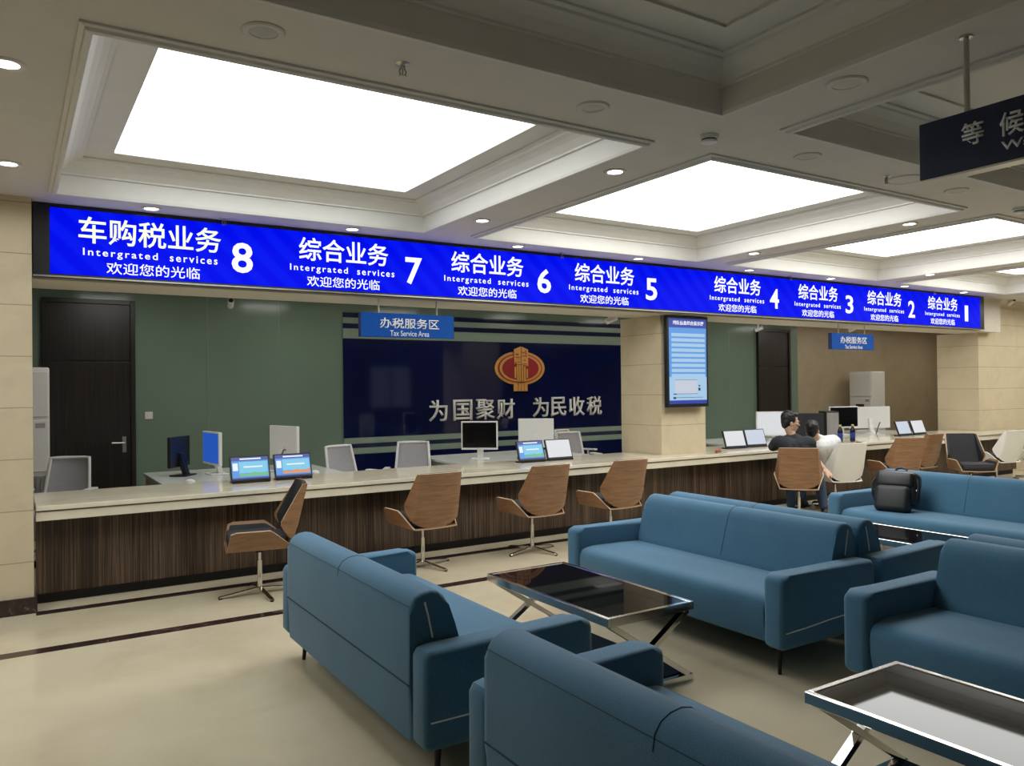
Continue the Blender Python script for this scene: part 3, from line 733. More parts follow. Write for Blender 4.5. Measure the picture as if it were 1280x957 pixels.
for loc, lab in (((2.85, 1.36, 0), 'nearest black glass coffee table at the bottom right, reflecting a lit ceiling panel'), ((5.84, 3.46, 0), 'black glass coffee table half hidden in front of the backpack sofa')):
    c = copy_tree(t0); c.location = loc; c['label'] = lab

# ------------------------------------------------------------------ backpack on the far sofa
b = thing('backpack', 'black nylon backpack lying on the seat of the far blue sofa', 'backpack', (6.90, 4.27, 0.440), R(90 + 14))
tilt = Matrix.Translation((0, 0.02, 0.0)) @ Matrix.Rotation(R(20), 4, 'X')
bm = NB(); box(bm, -0.19, 0.19, -0.09, 0.09, 0.035, 0.36, 0.06, 4, tilt); obj('main_bag', bm, M['nylon'], b, True)
bm = NB(); box(bm, -0.15, 0.15, -0.0, 0.155, -0.045, 0.20, 0.045, 4, tilt); obj('front_pocket', bm, M['nylon'], b, True)
bm = NB(); box(bm, -0.16, 0.16, 0.03, 0.118, 0.19, 0.335, 0.03, 3, tilt); obj('upper_pocket', bm, M['black_plastic'], b, True)
bm = NB(); tube(bm, [tilt @ Vector(p) for p in ((-0.05, -0.05, 0.35), (-0.045, -0.055, 0.40), (0, -0.06, 0.415), (0.045, -0.055, 0.40), (0.05, -0.05, 0.35))], 0.011, 8); obj('top_handle', bm, M['nylon'], b, True)
for sx in (-1, 1):
    bm = NB(); tube(bm, [tilt @ Vector(p) for p in ((sx * 0.17, 0.05, 0.30), (sx * 0.20, 0.07, 0.22), (sx * 0.195, 0.05, 0.12), (sx * 0.165, 0.02, 0.05))], 0.012, 8); obj('compression_strap', bm, M['nylon'], b, True)
bm = NB(); box(bm, -0.19, -0.165, 0.02, 0.06, 0.17, 0.19, 0.004, 1, tilt); box(bm, -0.185, -0.165, -0.02, 0.02, 0.13, 0.145, 0.003, 1, tilt); obj('buckle', bm, M['steel'], b)

# ------------------------------------------------------------------ customer chairs (moulded shell on a chrome post)
def back_point(u, v):
    """u -1..1 across (side folds beyond +-0.72), v 0 bottom .. 1 top"""
    z = 0.375 + v * 0.495
    wf = 0.232 - 0.025 * v                         # half width of the flat panel
    sd = (0.02 + 0.30 * v) if v < 0.42 else (0.146 - 0.185 * (v - 0.42))
    sd = max(0.012, sd)
    y = -0.225 - 0.125 * v
    au = abs(u); sg = 1 if u >= 0 else -1
    if au <= 0.7:
        x = wf * au / 0.7; yy_ = y - 0.018 * math.cos(au / 0.7 * PI / 2) * 1.0
    else:
        q_ = (au - 0.7) / 0.3
        x = wf + sd * q_ * math.cos(R(74)) ; yy_ = y + sd * q_ * math.sin(R(74))
    lift = 0.0
    if v < 0.35: lift = 0.085 * (1 - v / 0.35) * min(1.0, au / 0.72) ** 2.4
    return (sg * x, yy_, z + lift)
def seat_point(u, v):
    """v 0 rear .. 1 front"""
    y = -0.245 + v * 0.50
    wf = 0.215
    hgt = 0.155 * min(1.0, v / 0.36) if v < 0.36 else 0.155
    hgt = max(0.004, hgt) * (1.0 if v < 0.9 else 1 - (v - 0.9) * 0.8)
    au = abs(u); sg = 1 if u >= 0 else -1
    if au <= 0.7: x = wf * au / 0.7; z = 0.372 + 0.006 * (au / 0.7) ** 2
    else:
        q_ = (au - 0.7) / 0.3; x = wf + hgt * q_ * 0.42; z = 0.378 + hgt * q_
    if au > 0.7: y += 0.03 * (au - 0.7) / 0.3 * (-1 if v > 0.9 else 0)
    return (sg * x, y, z)
US = [-1, -0.94, -0.88, -0.82, -0.76, -0.72, -0.68, -0.5, -0.25, 0, 0.25, 0.5, 0.68, 0.72, 0.76, 0.82, 0.88, 0.94, 1]
def make_chair(shell_mat, edge_mat, base):
    c = thing('customer_chair', '', 'chair')
    VS = [k / 16 for k in range(17)]
    bm = NB(); shell(bm, [[back_point(u_, v_) for v_ in VS] for u_ in US], -0.012); obj('back_shell', bm, None, c, True, [shell_mat, edge_mat])
    bm = NB(); shell(bm, [[seat_point(u_, v_) for v_ in VS] for u_ in US], 0.012); obj('seat_shell', bm, None, c, True, [shell_mat, edge_mat])
    # dark lining inside the back and the seat cushion
    bm = NB()
    g = []
    for u_ in [k * 0.92 for k in US]:
        row = []
        for v_ in [0.14 + 0.85 * k / 12 for k in range(13)]:
            x, y, z = back_point(u_, v_); row.append((x * 0.965, y + 0.0135, z))
        g.append(row)
    shell(bm, g, -0.03, 0); obj('back_cushion', bm, M['dark_pad'], c, True)
    bm = NB(); box(bm, -0.205, 0.205, -0.20, 0.245, 0.386, 0.47, 0.03, 3); box(bm, -0.215, 0.215, -0.12, 0.24, 0.44, 0.485, 0.02, 3); obj('seat_cushion', bm, M['dark_pad'], c, True)
    g = []
    for u_ in [k * 0.93 for k in US]:
        row = []
        for v_ in [0.22 + 0.74 * k / 12 for k in range(13)]:
            x, y, z = seat_point(u_, v_); row.append((x * 0.955, y, z + 0.0125))
        g.append(row)
    bm = NB(); shell(bm, g, 0.022, 0); obj('seat_lining', bm, M['dark_pad'], c, True)
    bm = NB(); box(bm, -0.09, 0.09, -0.09, 0.09, 0.355, 0.372, 0.004); cyl(bm, (0, 0, 0.33), (0, 0, 0.356), 0.035); obj('mount_plate', bm, M['black_metal'], c)
    bm = NB(); cyl(bm, (0, 0, 0.26), (0, 0, 0.335), 0.013); cyl(bm, (0, 0, 0.03), (0, 0, 0.265), 0.019); obj('post', bm, M['chrome'], c, True)
    n_ = 4 if base == 'star' else 5
    for k in range(n_):
        a = R(12) + 2 * PI * k / n_
        m_ = Matrix.Rotation(a, 4, 'Z')
        bm = NB()
        if base == 'star':
            prism(bm, [(0.0, 0.034), (0.0, 0.056), (0.30, 0.022), (0.32, 0.012), (0.30, 0.012)], -0.017, 0.017, 'y', 0.002, 1, m_)
            lg = obj('base_leg', bm, M['chrome'], c)
            bm = NB(); b_ = bmesh.new(); cyl(b_, (0.305, 0, 0.0), (0.305, 0, 0.014), 0.014, n=12); add(bm, b_, m_); obj('foot_pad', bm, M['black_plastic'], lg)
        else:
            prism(bm, [(0.0, 0.075), (0.0, 0.105), (0.28, 0.078), (0.29, 0.066), (0.28, 0.062)], -0.018, 0.018, 'y', 0.002, 1, m_)
            lg = obj('base_leg', bm, M['chrome'], c)
            bm = NB(); b_ = bmesh.new(); cyl(b_, (0.275, -0.022, 0.028), (0.275, -0.006, 0.028), 0.028, n=16); cyl(b_, (0.275, 0.006, 0.028), (0.275, 0.022, 0.028), 0.028, n=16); cyl(b_, (0.275, 0, 0.03), (0.275, 0, 0.068), 0.008, n=8); add(bm, b_, m_); obj('castor', bm, M['grey_plastic'], lg)
    return c
wood0 = make_chair(M['walnut'], M['ply_edge'], 'star')
white0 = make_chair(M['white_fabric'], M['white_fabric'], 'castor')
first = {'w': True, 'p': True}
def place_chair(kind, x, y, deg, label):
    src = wood0 if kind == 'w' else white0
    o = src if first[kind] else copy_tree(src); first[kind] = False
    o.location = (x, y, 0); o.rotation_euler = (0, 0, R(deg)); o['label'] = label
    o['group'] = 'walnut shell customer chairs' if kind == 'w' else 'white shell customer chairs'
    return o
place_chair('w', 1.65, 6.36, 80, 'walnut shell chair at the left, seen from its side with the black cushion')
place_chair('w', 3.13, 6.47, 3, 'walnut shell chair seen from behind, just above the left sofa')
place_chair('w', 4.30, 6.44, 2, 'walnut shell chair seen from behind before the tablet with the white screen')
place_chair('w', 5.23, 6.37, 2, 'walnut shell chair seen from behind just left of the centre sofa back')
place_chair('w', 7.94, 6.14, -52, 'walnut shell chair on which the person in the dark shirt sits')
place_chair('p', 8.90, 6.33, -16, 'white shell chair on which the person in the white shirt sits')
place_chair('w', 10.35, 6.42, -20, 'walnut shell chair seen from behind above the backpack')
place_chair('w', 11.25, 6.68, 0, 'walnut shell chair mostly hidden behind the chair turned towards the viewer')
place_chair('w', 11.38, 5.92, 140, 'walnut shell chair turned round showing its black padded inside')
place_chair('p', 12.95, 6.35, -12, 'white shell chair near the right end of the counter')
place_chair('p', 13.85, 6.25, -10, 'white shell chair cut off by the right edge of the picture')

# ------------------------------------------------------------------ staff desks
def desk(x0, x1, y0, y1, label):
    d = thing('staff_desk', label, 'desk', (x0, y0, 0), 0, 'white staff desks')
    w_, l_ = x1 - x0, y1 - y0
    bm = NB(); box(bm, 0, w_, 0, l_, 0.722, 0.75, 0.002, 1); obj('desk_top', bm, M['desk_white'], d)
    for x in (0.02, w_ - 0.05):
        bm = NB(); box(bm, x, x + 0.03, 0.03, l_ - 0.03, 0.0, 0.722); obj('side_panel', bm, M['desk_side'], d)
    bm = NB(); box(bm, 0.05, w_ - 0.05, l_ / 2 - 0.01, l_ / 2 + 0.01, 0.25, 0.722); obj('modesty_panel', bm, M['desk_side'], d)
desk(1.17, 2.92, 7.74, 9.15, 'white staff desk under the black and white monitors near the left door')
desk(4.32, 6.2, 7.74, 9.1, 'white staff desk below the slogan wall with the dark monitor')
desk(8.75, 11.3, 7.74, 9.0, 'white staff desk behind the two seated people')
desk(11.42, 13.6, 7.74, 9.0, 'white staff desk near the far air conditioner')

# ------------------------------------------------------------------ monitors and tablets
def monitor(x, y, z, fx, fy, w_, h_, body, scr, label, lift=0.10, stand=True):
    m_ = thing('monitor', label, 'monitor', (x, y, z), math.atan2(fx, -fy), 'monitors on the staff desks')
    bm = NB(); box(bm, -w_ / 2, w_ / 2, 0.0, 0.035, lift, lift + h_, 0.006, 2); obj('casing', bm, body, m_)
    bz = 0.016
    bm = NB(); box(bm, -w_ / 2 + bz, w_ / 2 - bz, -0.002, 0.004, lift + bz + 0.008, lift + h_ - bz); obj('screen', bm, scr, m_)
    bm = NB(); prism(bm, [(0.035, lift + h_ * 0.45), (0.035, lift + 0.03), (0.07, 0.012), (0.12, 0.012), (0.07, lift + 0.06), (0.06, lift + h_ * 0.45)], -0.035, 0.035, 'x', 0.004); obj('stand_neck', bm, body, m_)
    bm = NB(); box(bm, -0.11, 0.11, -0.03, 0.15, 0.0, 0.014, 0.005, 2); obj('stand_foot', bm, body, m_)
    return m_
DZ = 0.75
monitor(1.42, 8.62, DZ, -0.8, 0.6, 0.40, 0.31, M['black_plastic'], M['screen_off'], 'black monitor seen from behind, leftmost on the desk by the left door', 0.09)
monitor(1.72, 8.50, DZ, -0.995, -0.10, 0.52, 0.34, M['white_plastic'], M['scr_blue'], 'white monitor seen from its side with a blue screen', 0.10)
monitor(2.45, 8.35, DZ, 0.97, 0.25, 0.54, 0.36, M['white_plastic'], M['screen_off'], 'white monitor back behind the two blue tablets on the left counter', 0.12)
monitor(4.72, 8.18, DZ, -0.62, -0.78, 0.44, 0.34, M['white_plastic'], M['screen_off'], 'white framed monitor with a dark screen below the silver slogan', 0.12)
monitor(5.52, 8.15, DZ, 0.62, 0.78, 0.44, 0.36, M['white_plastic'], M['screen_off'], 'white monitor back below the slogan, right of the dark screen', 0.11)
monitor(10.05, 8.2, DZ, -0.5, -0.86, 0.58, 0.38, M['white_plastic'], M['scr_white'], 'white monitor with a bright white page left of the man in dark shirt', 0.06)
monitor(11.80, 8.2, DZ, -0.35, -0.93, 0.54, 0.36, M['white_plastic'], M['screen_off'], 'white framed wide monitor with a dark screen behind the black computer cases', 0.12)
monitor(12.52, 8.22, DZ, 0.40, 0.92, 0.76, 0.37, M['white_plastic'], M['screen_off'], 'wide white monitor back right of the dark screen near the air conditioner', 0.09)

def tablet(x, y, kind, label, deg=0.0, tilt=18):
    """small counter display leaning back, facing -Y"""
    d = thing('counter_tablet', label, 'tablet display', (x, y, 0.768), R(deg), 'customer displays on the counter')
    w_, h_ = 0.355, 0.235
    tm = Matrix.Translation((0, 0, 0.012)) @ Matrix.Rotation(R(-tilt), 4, 'X')
    bm = NB(); box(bm, -w_ / 2, w_ / 2, -0.012, 0.012, 0, h_, 0.005, 2, tm); obj('casing', bm, M['black_plastic'], d)
    scr = {'blue': M['scr_sky'], 'pale': M['scr_pale'], 'white': M['scr_white']}[kind]
    bm = NB(); box(bm, -w_ / 2 + 0.014, w_ / 2 - 0.014, -0.0132, -0.011, 0.022, h_ - 0.012, 0, 1, tm); sc_ = obj('screen', bm, scr, d)
    if kind == 'blue':
        bm = NB(); box(bm, -w_ / 2 + 0.014, w_ / 2 - 0.014, -0.0138, -0.013, h_ - 0.045, h_ - 0.012, 0, 1, tm); box(bm, -w_ / 2 + 0.014, w_ / 2 - 0.014, -0.0138, -0.013, 0.022, 0.034, 0, 1, tm); obj('screen_bar', bm, M['scr_bar'], sc_)
        bm = NB(); box(bm, -0.09, 0.10, -0.0142, -0.0135, h_ - 0.035, h_ - 0.022, 0, 1, tm); box(bm, -0.155, -0.11, -0.0142, -0.0135, 0.10, 0.17, 0, 1, tm); box(bm, -0.06, 0.11, -0.0142, -0.0135, 0.125, 0.138, 0, 1, tm); obj('screen_text', bm, M['scr_text'], sc_)
        bm = NB(); box(bm, -0.10, 0.155, -0.0140, -0.0134, 0.075, 0.18, 0.0, 1, tm); obj('screen_sky', bm, M['scr_cyan'], sc_)
        bm = NB(); prism(bm, [(-0.10, 0.045), (0.155, 0.045), (0.155, 0.085), (0.10, 0.07), (0.03, 0.082), (-0.04, 0.064), (-0.10, 0.075)], -0.0144, -0.0136, 'y', 0.0, 1, tm); obj('screen_land', bm, M['scr_orange' if 'orange' in label else 'scr_green'], sc_)
    bm = NB(); box(bm, -0.17, 0.17, -0.03, 0.09, 0.0, 0.014, 0.004, 1); obj('base', bm, M['black_plastic'], d)
    bm = NB(); prism(bm, [(0.02, 0.012), (0.06, 0.012), (0.055, 0.12), (0.045, 0.12)], -0.03, 0.03, 'x'); obj('prop', bm, M['black_plastic'], d)
tablet(1.84, 7.36, 'blue', 'left one of the two blue lit tablets on the left counter')
tablet(2.24, 7.38, 'blue', 'right one of the two blue lit tablets, with orange land, on the left counter')
tablet(4.93, 7.36, 'blue', 'blue lit tablet behind the third walnut chair')
tablet(5.33, 7.38, 'white', 'white lit tablet beside the blue tablet below the slogan wall')
tablet(8.10, 7.24, 'white', 'pale lit tablet on the counter right of the middle pillar, left of a pair', -6)
tablet(8.53, 7.26, 'pale', 'pale blue lit tablet, right of the pair beside the dark shirt man', -6)
tablet(12.05, 7.28, 'pale', 'lilac lit tablet on the far counter, left of a pair', 0, 20)
tablet(12.50, 7.30, 'white', 'pale grey lit tablet on the far counter, right of a pair', 0, 20)

# cables that run from the monitors
for pts, lab in ((((2.42, 8.25, 0.98), (2.36, 8.1, 1.0), (2.30, 8.0, 0.95), (2.29, 7.95, 0.755)), 'black cable looping from the white monitor back on the left desk'),
                 (((5.42, 8.05, 0.93), (5.25, 7.95, 0.95), (5.12, 7.9, 0.88), (5.08, 7.9, 0.755)), 'black cable looping from the white monitor back below the slogan'),
                 (((12.7, 8.12, 0.93), (12.5, 8.0, 0.95), (12.36, 7.95, 0.86), (12.3, 7.95, 0.755)), 'black cable looping from the wide white monitor back')):
    bm = NB(); P_ = []
    for i in range(len(pts) - 1):
        for k in range(5): P_.append(Vector(pts[i]).lerp(Vector(pts[i + 1]), k / 5))
    P_.append(Vector(pts[-1]))
    for _ in range(3): P_ = [P_[0]] + [(P_[i - 1] + P_[i] * 2 + P_[i + 1]) / 4 for i in range(1, len(P_) - 1)] + [P_[-1]]
    tube(bm, P_, 0.008, 8); tag(obj('cable', bm, M['black_plastic'], None, True), lab, 'cable')

def tower(x, y, w_, d_, h_, rz, label):
    d = thing('computer_case', label, 'computer', (x, y, 0.75), rz, 'black computer cases')
    bm = NB(); box(bm, -w_ / 2, w_ / 2, -d_ / 2, d_ / 2, 0, h_, 0.006); obj('housing', bm, M['black_matte'], d)
    bm = NB(); box(bm, -w_ / 2 + 0.01, w_ / 2 - 0.01, -d_ / 2 - 0.006, -d_ / 2 + 0.002, 0.02, h_ - 0.02, 0.003)
    for z in (0.70, 0.78, 0.86): box(bm, -w_ / 2 + 0.02, w_ / 2 - 0.02, -d_ / 2 - 0.010, -d_ / 2, h_ * z, h_ * z + 0.018)
    obj('front_panel', bm, M['grey_plastic'] if rz < 0 else M['black_plastic'], d)
tower(10.66, 8.05, 0.19, 0.42, 0.40, R(55), 'black computer case on the desk right of the white shirt person head')
tower(11.18, 8.05, 0.20, 0.42, 0.42, R(-38), 'black computer case with grey drive bays, right one of the two')

# ------------------------------------------------------------------ small things on the counter
def bottle(x, y, lab, mat_body, mat_label, mat_cap, h_=0.22, r_=0.032, z=0.768):
    d = thing('bottle', lab, 'bottle', (x, y, z), 0)
    bm = NB(); lathe(bm, [(0, 0), (r_ * 0.9, 0), (r_, 0.01), (r_, h_ * 0.62), (r_ * 0.8, h_ * 0.74), (r_ * 0.42, h_ * 0.86), (r_ * 0.42, h_ * 0.92), (0, h_ * 0.92)], 20); obj('bottle_body', bm, mat_body, d, True)
    bm = NB(); lathe(bm, [(r_ * 1.02, h_ * 0.22), (r_ * 1.03, h_ * 0.23), (r_ * 1.03, h_ * 0.52), (r_ * 1.02, h_ * 0.53)], 20); obj('bottle_label', bm, mat_label, d, True)
    bm = NB(); lathe(bm, [(0, h_), (r_ * 0.48, h_), (r_ * 0.5, h_ * 0.99), (r_ * 0.5, h_ * 0.9), (0, h_ * 0.9)], 16); obj('cap', bm, mat_cap, d, True)
bottle(7.62, 7.40, 'clear water bottle with a red label beside the middle pillar', M['bottle_clear'], M['label_red'], M['label_red'], 0.24)
bottle(10.12, 7.10, 'dark drink bottle with a blue label, left of the pair beside the computer', M['drink_dark'], M['label_blue'], M['cap_yellow'], 0.25, 0.036)
bottle(10.34, 7.05, 'dark drink bottle with a blue label, right of the pair above the white chair', M['drink_dark'], M['label_blue'], M['cap_yellow'], 0.25, 0.036)
d = thing('stapler', 'small red and black stapler on the counter before the white lit tablet', 'stapler', (7.45, 6.95, 0.768), R(20))
bm = NB(); box(bm, -0.065, 0.065, -0.015, 0.015, 0, 0.012, 0.004); obj('stapler_base', bm, M['black_plastic'], d)
bm = NB(); prism(bm, [(-0.065, 0.012), (0.06, 0.02), (0.062, 0.034), (-0.02, 0.042), (-0.065, 0.035)], -0.014, 0.014, 'y', 0.004); obj('stapler_arm', bm, M['label_red'], d)
d = thing('phone', 'black phone lying on the counter edge by the blue label bottles', 'phone', (10.28, 6.90, 0.768), R(25))
bm = NB(); box(bm, -0.075, 0.075, -0.037, 0.037, 0, 0.009, 0.003); obj('phone_body', bm, M['black_plastic'], d)
bm = NB(); box(bm, -0.068, 0.068, -0.032, 0.032, 0.0088, 0.0096); obj('phone_screen', bm, M['screen_off'], d)
def mouse(x, y, z, rz, lab):
    d = thing('computer_mouse', lab, 'computer mouse', (x, y, z), rz, 'computer mice')
    bm = NB(); ball(bm, (0, 0, 0.012), 0.034, 0.058, 0.026, 3); bmesh.ops.bisect_plane(bm, geom=bm.verts[:] + bm.edges[:] + bm.faces[:], plane_co=(0, 0, 0), plane_no=(0, 0, -1), clear_outer=True); obj('mouse_shell', bm, M['white_plastic'], d, True)
    bm = NB(); cyl(bm, (-0.003, 0.03, 0.033), (0.003, 0.03, 0.033), 0.006, n=10); obj('scroll_wheel', bm, M['grey_plastic'], d)
mouse(1.40, 7.82, 0.75, R(30), 'white computer mouse on the left desk below the black monitor')
mouse(2.62, 7.9, 0.75, R(10), 'white computer mouse on the left desk right of the tablets')

# ------------------------------------------------------------------ floor standing air conditioners
def aircon(x, y, rz, label, z1=1.85):
    d = thing('air_conditioner', label, 'air conditioner', (x, y, 0), rz, 'standing air conditioners')
    bm = NB(); box(bm, -0.27, 0.27, -0.19, 0.19, 0.0, z1, 0.02, 3); obj('cabinet', bm, M['ac_white'], d)
    bm = NB(); box(bm, -0.25, 0.25, -0.205, -0.185, 1.36, z1 - 0.04, 0.008); obj('outlet_door', bm, M['ac_white'], d)
    bm = NB(); box(bm, -0.25, 0.25, -0.205, -0.185, 0.80, 1.33, 0.008); obj('front_panel', bm, M['ac_white'], d)
    bm = NB(); box(bm, -0.10, 0.10, -0.208, -0.203, 1.15, 1.205); obj('display_slot', bm, M['black_plastic'], d)
    bm = NB(); box(bm, 0.13, 0.22, -0.207, -0.203, 1.25, 1.30); obj('badge', bm, M['grey_plastic'], d)
    bm = NB(); box(bm, -0.25, 0.25, -0.198, -0.188, 0.10, 0.76)
    for k in range(12): box(bm, -0.235 + k * 0.041, -0.215 + k * 0.041, -0.206, -0.19, 0.12, 0.74)
    obj('intake_grille', bm, M['grey_plastic'], d)
aircon(14.50, 9.55, R(-97), 'white standing air conditioner against the tan wall, far right')
aircon(0.03, 9.55, R(12), 'white standing air conditioner half hidden behind the left pillar', 1.87)

# ------------------------------------------------------------------ staff chairs with mesh backs
def make_staff(fr):
    c = thing('office_chair', '', 'office chair')
    g = []
    for i in range(9):
        u_ = -1 + i / 4; row = []
        for j in range(9):
            v_ = j / 8; hw = 0.215 - 0.035 * v_
            row.append((u_ * hw, -0.20 - 0.10 * v_ - 0.045 * (1 - u_ * u_), 0.52 + 0.44 * v_))
        g.append(row)
    bm = NB(); shell(bm, g, 0.008, 0); obj('back_mesh', bm, M['mesh_grey'], c, True)
    P_ = []
    for j in range(9): P_.append(g[0][j])
    for i in range(1, 8): P_.append(g[i][8])
    for j in range(8, -1, -1): P_.append(g[8][j])
    bm = NB(); tube(bm, P_, 0.016, 8); tube(bm, [g[0][0], (-0.1, -0.27, 0.50), (0.1, -0.27, 0.50), g[8][0]], 0.016, 8); obj('back_frame', bm, fr, c, True)
    bm = NB(); box(bm, -0.24, 0.24, -0.22, 0.25, 0.42, 0.49, 0.03, 3); obj('seat', bm, M['mesh_grey'], c, True)
    bm = NB(); tube(bm, [(0, -0.27, 0.50), (0, -0.22, 0.41), (0, 0, 0.40)], 0.02, 8); obj('back_support', bm, fr, c, True)
    for sx in (-1, 1):
        bm = NB(); tube(bm, [(sx * 0.2, 0.0, 0.42), (sx * 0.28, 0.0, 0.44), (sx * 0.29, -0.02, 0.66)], 0.014, 8); box(bm, sx * 0.29 - 0.035, sx * 0.29 + 0.035, -0.14, 0.13, 0.66, 0.685, 0.01); obj('armrest', bm, fr, c, True)
    bm = NB(); cyl(bm, (0, 0, 0.09), (0, 0, 0.42), 0.025); obj('post', bm, M['steel'], c, True)
    for k in range(5):
        m_ = Matrix.Rotation(2 * PI * k / 5, 4, 'Z'); bm = NB()
        prism(bm, [(0, 0.07), (0, 0.11), (0.29, 0.08), (0.29, 0.062)], -0.02, 0.02, 'y', 0.003, 1, m_); lg = obj('base_leg', bm, fr, c)
        bm = NB(); b_ = bmesh.new(); cyl(b_, (0.275, -0.02, 0.028), (0.275, 0.02, 0.028), 0.028, n=14); cyl(b_, (0.275, 0, 0.03), (0.275, 0, 0.066), 0.008, n=8); add(bm, b_, m_); obj('castor', bm, M['black_plastic'], lg)
    return c
st0 = make_staff(M['white_plastic'])
fs = True
for x, y, deg, lab in ((3.25, 8.40, -160, 'grey mesh office chair left of the navy panel lower corner'), (3.95, 8.45, 150, 'grey mesh office chair at the left end of the slogan desk'), (6.62, 8.75, 170, 'grey mesh office chair behind the white lit tablet'),
                       (7.05, 9.3, 200, 'grey mesh office chair beside the middle pillar'), (0.36, 8.7, 155, 'white framed office chair in front of the left door')):
    o = st0 if fs else copy_tree(st0); fs = False
    o.location = (x, y, 0); o.rotation_euler = (0, 0, R(deg)); o['label'] = lab; o['group'] = 'mesh office chairs'

# ------------------------------------------------------------------ people
def limb(bm, pts, sub=2):
    """pts: (x, y, z, radius) -> overlapping balls along a tapering chain"""
    for (a, b_) in zip(pts, pts[1:]):
        pa, pb = Vector(a[:3]), Vector(b_[:3]); ra, rb = a[3], b_[3]
        n_ = max(2, int((pb - pa).length / (min(ra, rb) * 0.4)) + 1)
        for k in range(n_ + 1):
            q_ = k / n_; ball(bm, pa.lerp(pb, q_), ra + (rb - ra) * q_, sub=sub)
def fuse(name, bm, mat, parent, voxel, smooth=4):
    me = bpy.data.meshes.new('raw'); bm.to_mesh(me); bm.free()
    o = bpy.data.objects.new('raw', me); COL.objects.link(o)
    md = o.modifiers.new('fuse', 'REMESH'); md.mode = 'VOXEL'; md.voxel_size = voxel; md.use_smooth_shade = True
    sm = o.modifiers.new('soft', 'SMOOTH'); sm.factor = 0.5; sm.iterations = smooth
    m2 = bpy.data.meshes.new_from_object(o.evaluated_get(_dg()))
    bpy.data.objects.remove(o); bpy.data.meshes.remove(me)
    m2.name = name; m2.materials.clear(); m2.materials.append(mat)
    for p in m2.polygons: p.use_smooth = True
    q_ = bpy.data.objects.new(name, m2); COL.objects.link(q_); q_.parent = parent
    return q_
def frame(fwd, up):
    fwd = Vector(fwd).normalized(); rt = fwd.cross(Vector(up)).normalized(); up_ = rt.cross(fwd)
    return Matrix(((rt.x, fwd.x, up_.x, 0), (rt.y, fwd.y, up_.y, 0), (rt.z, fwd.z, up_.z, 0), (0, 0, 0, 1)))
def hand(bm, wrist, direction, palm_n, side):
    """palm, five separate bent fingers; side +1 puts the thumb to the right of the direction"""
    F = frame(direction, palm_n); T = Matrix.Translation(wrist) @ F
    P = lambda x, y, z: tuple(T @ Vector((x, y, z)))
    for k in range(5):
        for x in (-0.026, -0.009, 0.009, 0.026): ball(bm, P(x, 0.02 + k * 0.016, 0), 0.0135, sub=2)
    for x, L in ((-0.030, 0.062), (-0.010, 0.074), (0.011, 0.080), (0.031, 0.072)):
        x_ = x * side
        limb(bm, [(*P(x_, 0.088, 0), 0.0095), (*P(x_ * 1.1, 0.088 + L * 0.45, -0.006), 0.0088), (*P(x_ * 1.12, 0.088 + L * 0.78, -0.020), 0.008), (*P(x_ * 1.12, 0.088 + L * 0.95, -0.034), 0.0072)], 1)
    limb(bm, [(*P(0.030 * side, 0.028, -0.004), 0.013), (*P(0.055 * side, 0.055, -0.012), 0.0105), (*P(0.060 * side, 0.085, -0.020), 0.009)], 1)
def head_shape(bm, c, look, up, s=1.0):
    """skull, jaw, nose, ears, lips fused in the body surface"""
    T = Matrix.Translation(c) @ frame(look, up) @ Matrix.Diagonal((s, s, s, 1))
    Rm = (frame(look, up))
    def B(x, y, z, a, b_, c_): ball(bm, T @ Vector((x, y, z)), a * s, b_ * s, c_ * s, 3, Rm)
    B(0, -0.012, 0.035, 0.076, 0.094, 0.088)       # cranium
    B(0, 0.022, -0.030, 0.064, 0.068, 0.082)       # face
    B(0, 0.046, -0.085, 0.040, 0.034, 0.032)       # chin
    B(0.042, 0.012, -0.070, 0.022, 0.042, 0.03); B(-0.042, 0.012, -0.070, 0.022, 0.042, 0.03)
    B(0, 0.080, 0.012, 0.050, 0.016, 0.012)        # brow
    B(0, 0.096, -0.018, 0.010, 0.012, 0.022); B(0, 0.104, -0.034, 0.014, 0.014, 0.011)   # nose
    B(0, 0.086, -0.062, 0.024, 0.010, 0.006); B(0, 0.084, -0.072, 0.020, 0.010, 0.006)   # lips
    for sx in (-1, 1):
        B(sx * 0.040, 0.066, -0.022, 0.024, 0.020, 0.018)
        B(sx * 0.078, -0.008, -0.020, 0.007, 0.019, 0.031)
    return T, Rm
def hair_cap(name, T, Rm, parent, s=1.0, voxel=0.006):
    bm = NB()
    for (x, y, z, a, b_, c_) in ((0, -0.022, 0.050, 0.082, 0.094, 0.086), (0, -0.045, 0.005, 0.078, 0.066, 0.075), (0, 0.038, 0.095, 0.060, 0.050, 0.036), (0.058, -0.010, 0.030, 0.026, 0.055, 0.052), (-0.058, -0.010, 0.030, 0.026, 0.055, 0.052), (0.02, 0.05, 0.088, 0.042, 0.036, 0.028), (0, -0.06, -0.035, 0.058, 0.042, 0.05)):
        ball(bm, T @ Vector((x, y, z)), a * s, b_ * s, c_ * s, 3, Rm)
    for k in range(60):
        a = random.uniform(0, 2 * PI); e = random.uniform(0.25, 1.4)
        p_ = Vector((0.080 * math.cos(a) * math.cos(e), -0.022 + 0.092 * math.sin(a) * math.cos(e), 0.050 + 0.086 * math.sin(e)))
        ball(bm, T @ p_, 0.012 * s, 0.012 * s, 0.010 * s, 1)
    return fuse(name, bm, M['hair'], parent, voxel, 2)
def eyes(T, Rm, parent):
    for sx in (-1, 1):
        bm = NB(); ball(bm, T @ Vector((sx * 0.032, 0.081, -0.002)), 0.011, 0.008, 0.006, 2, Rm); e_ = obj('eye', bm, M['letter_white'], parent, True)
        bm = NB(); ball(bm, T @ Vector((sx * 0.032, 0.088, -0.002)), 0.005, 0.003, 0.005, 2, Rm); obj('iris', bm, M['hair'], e_, True)

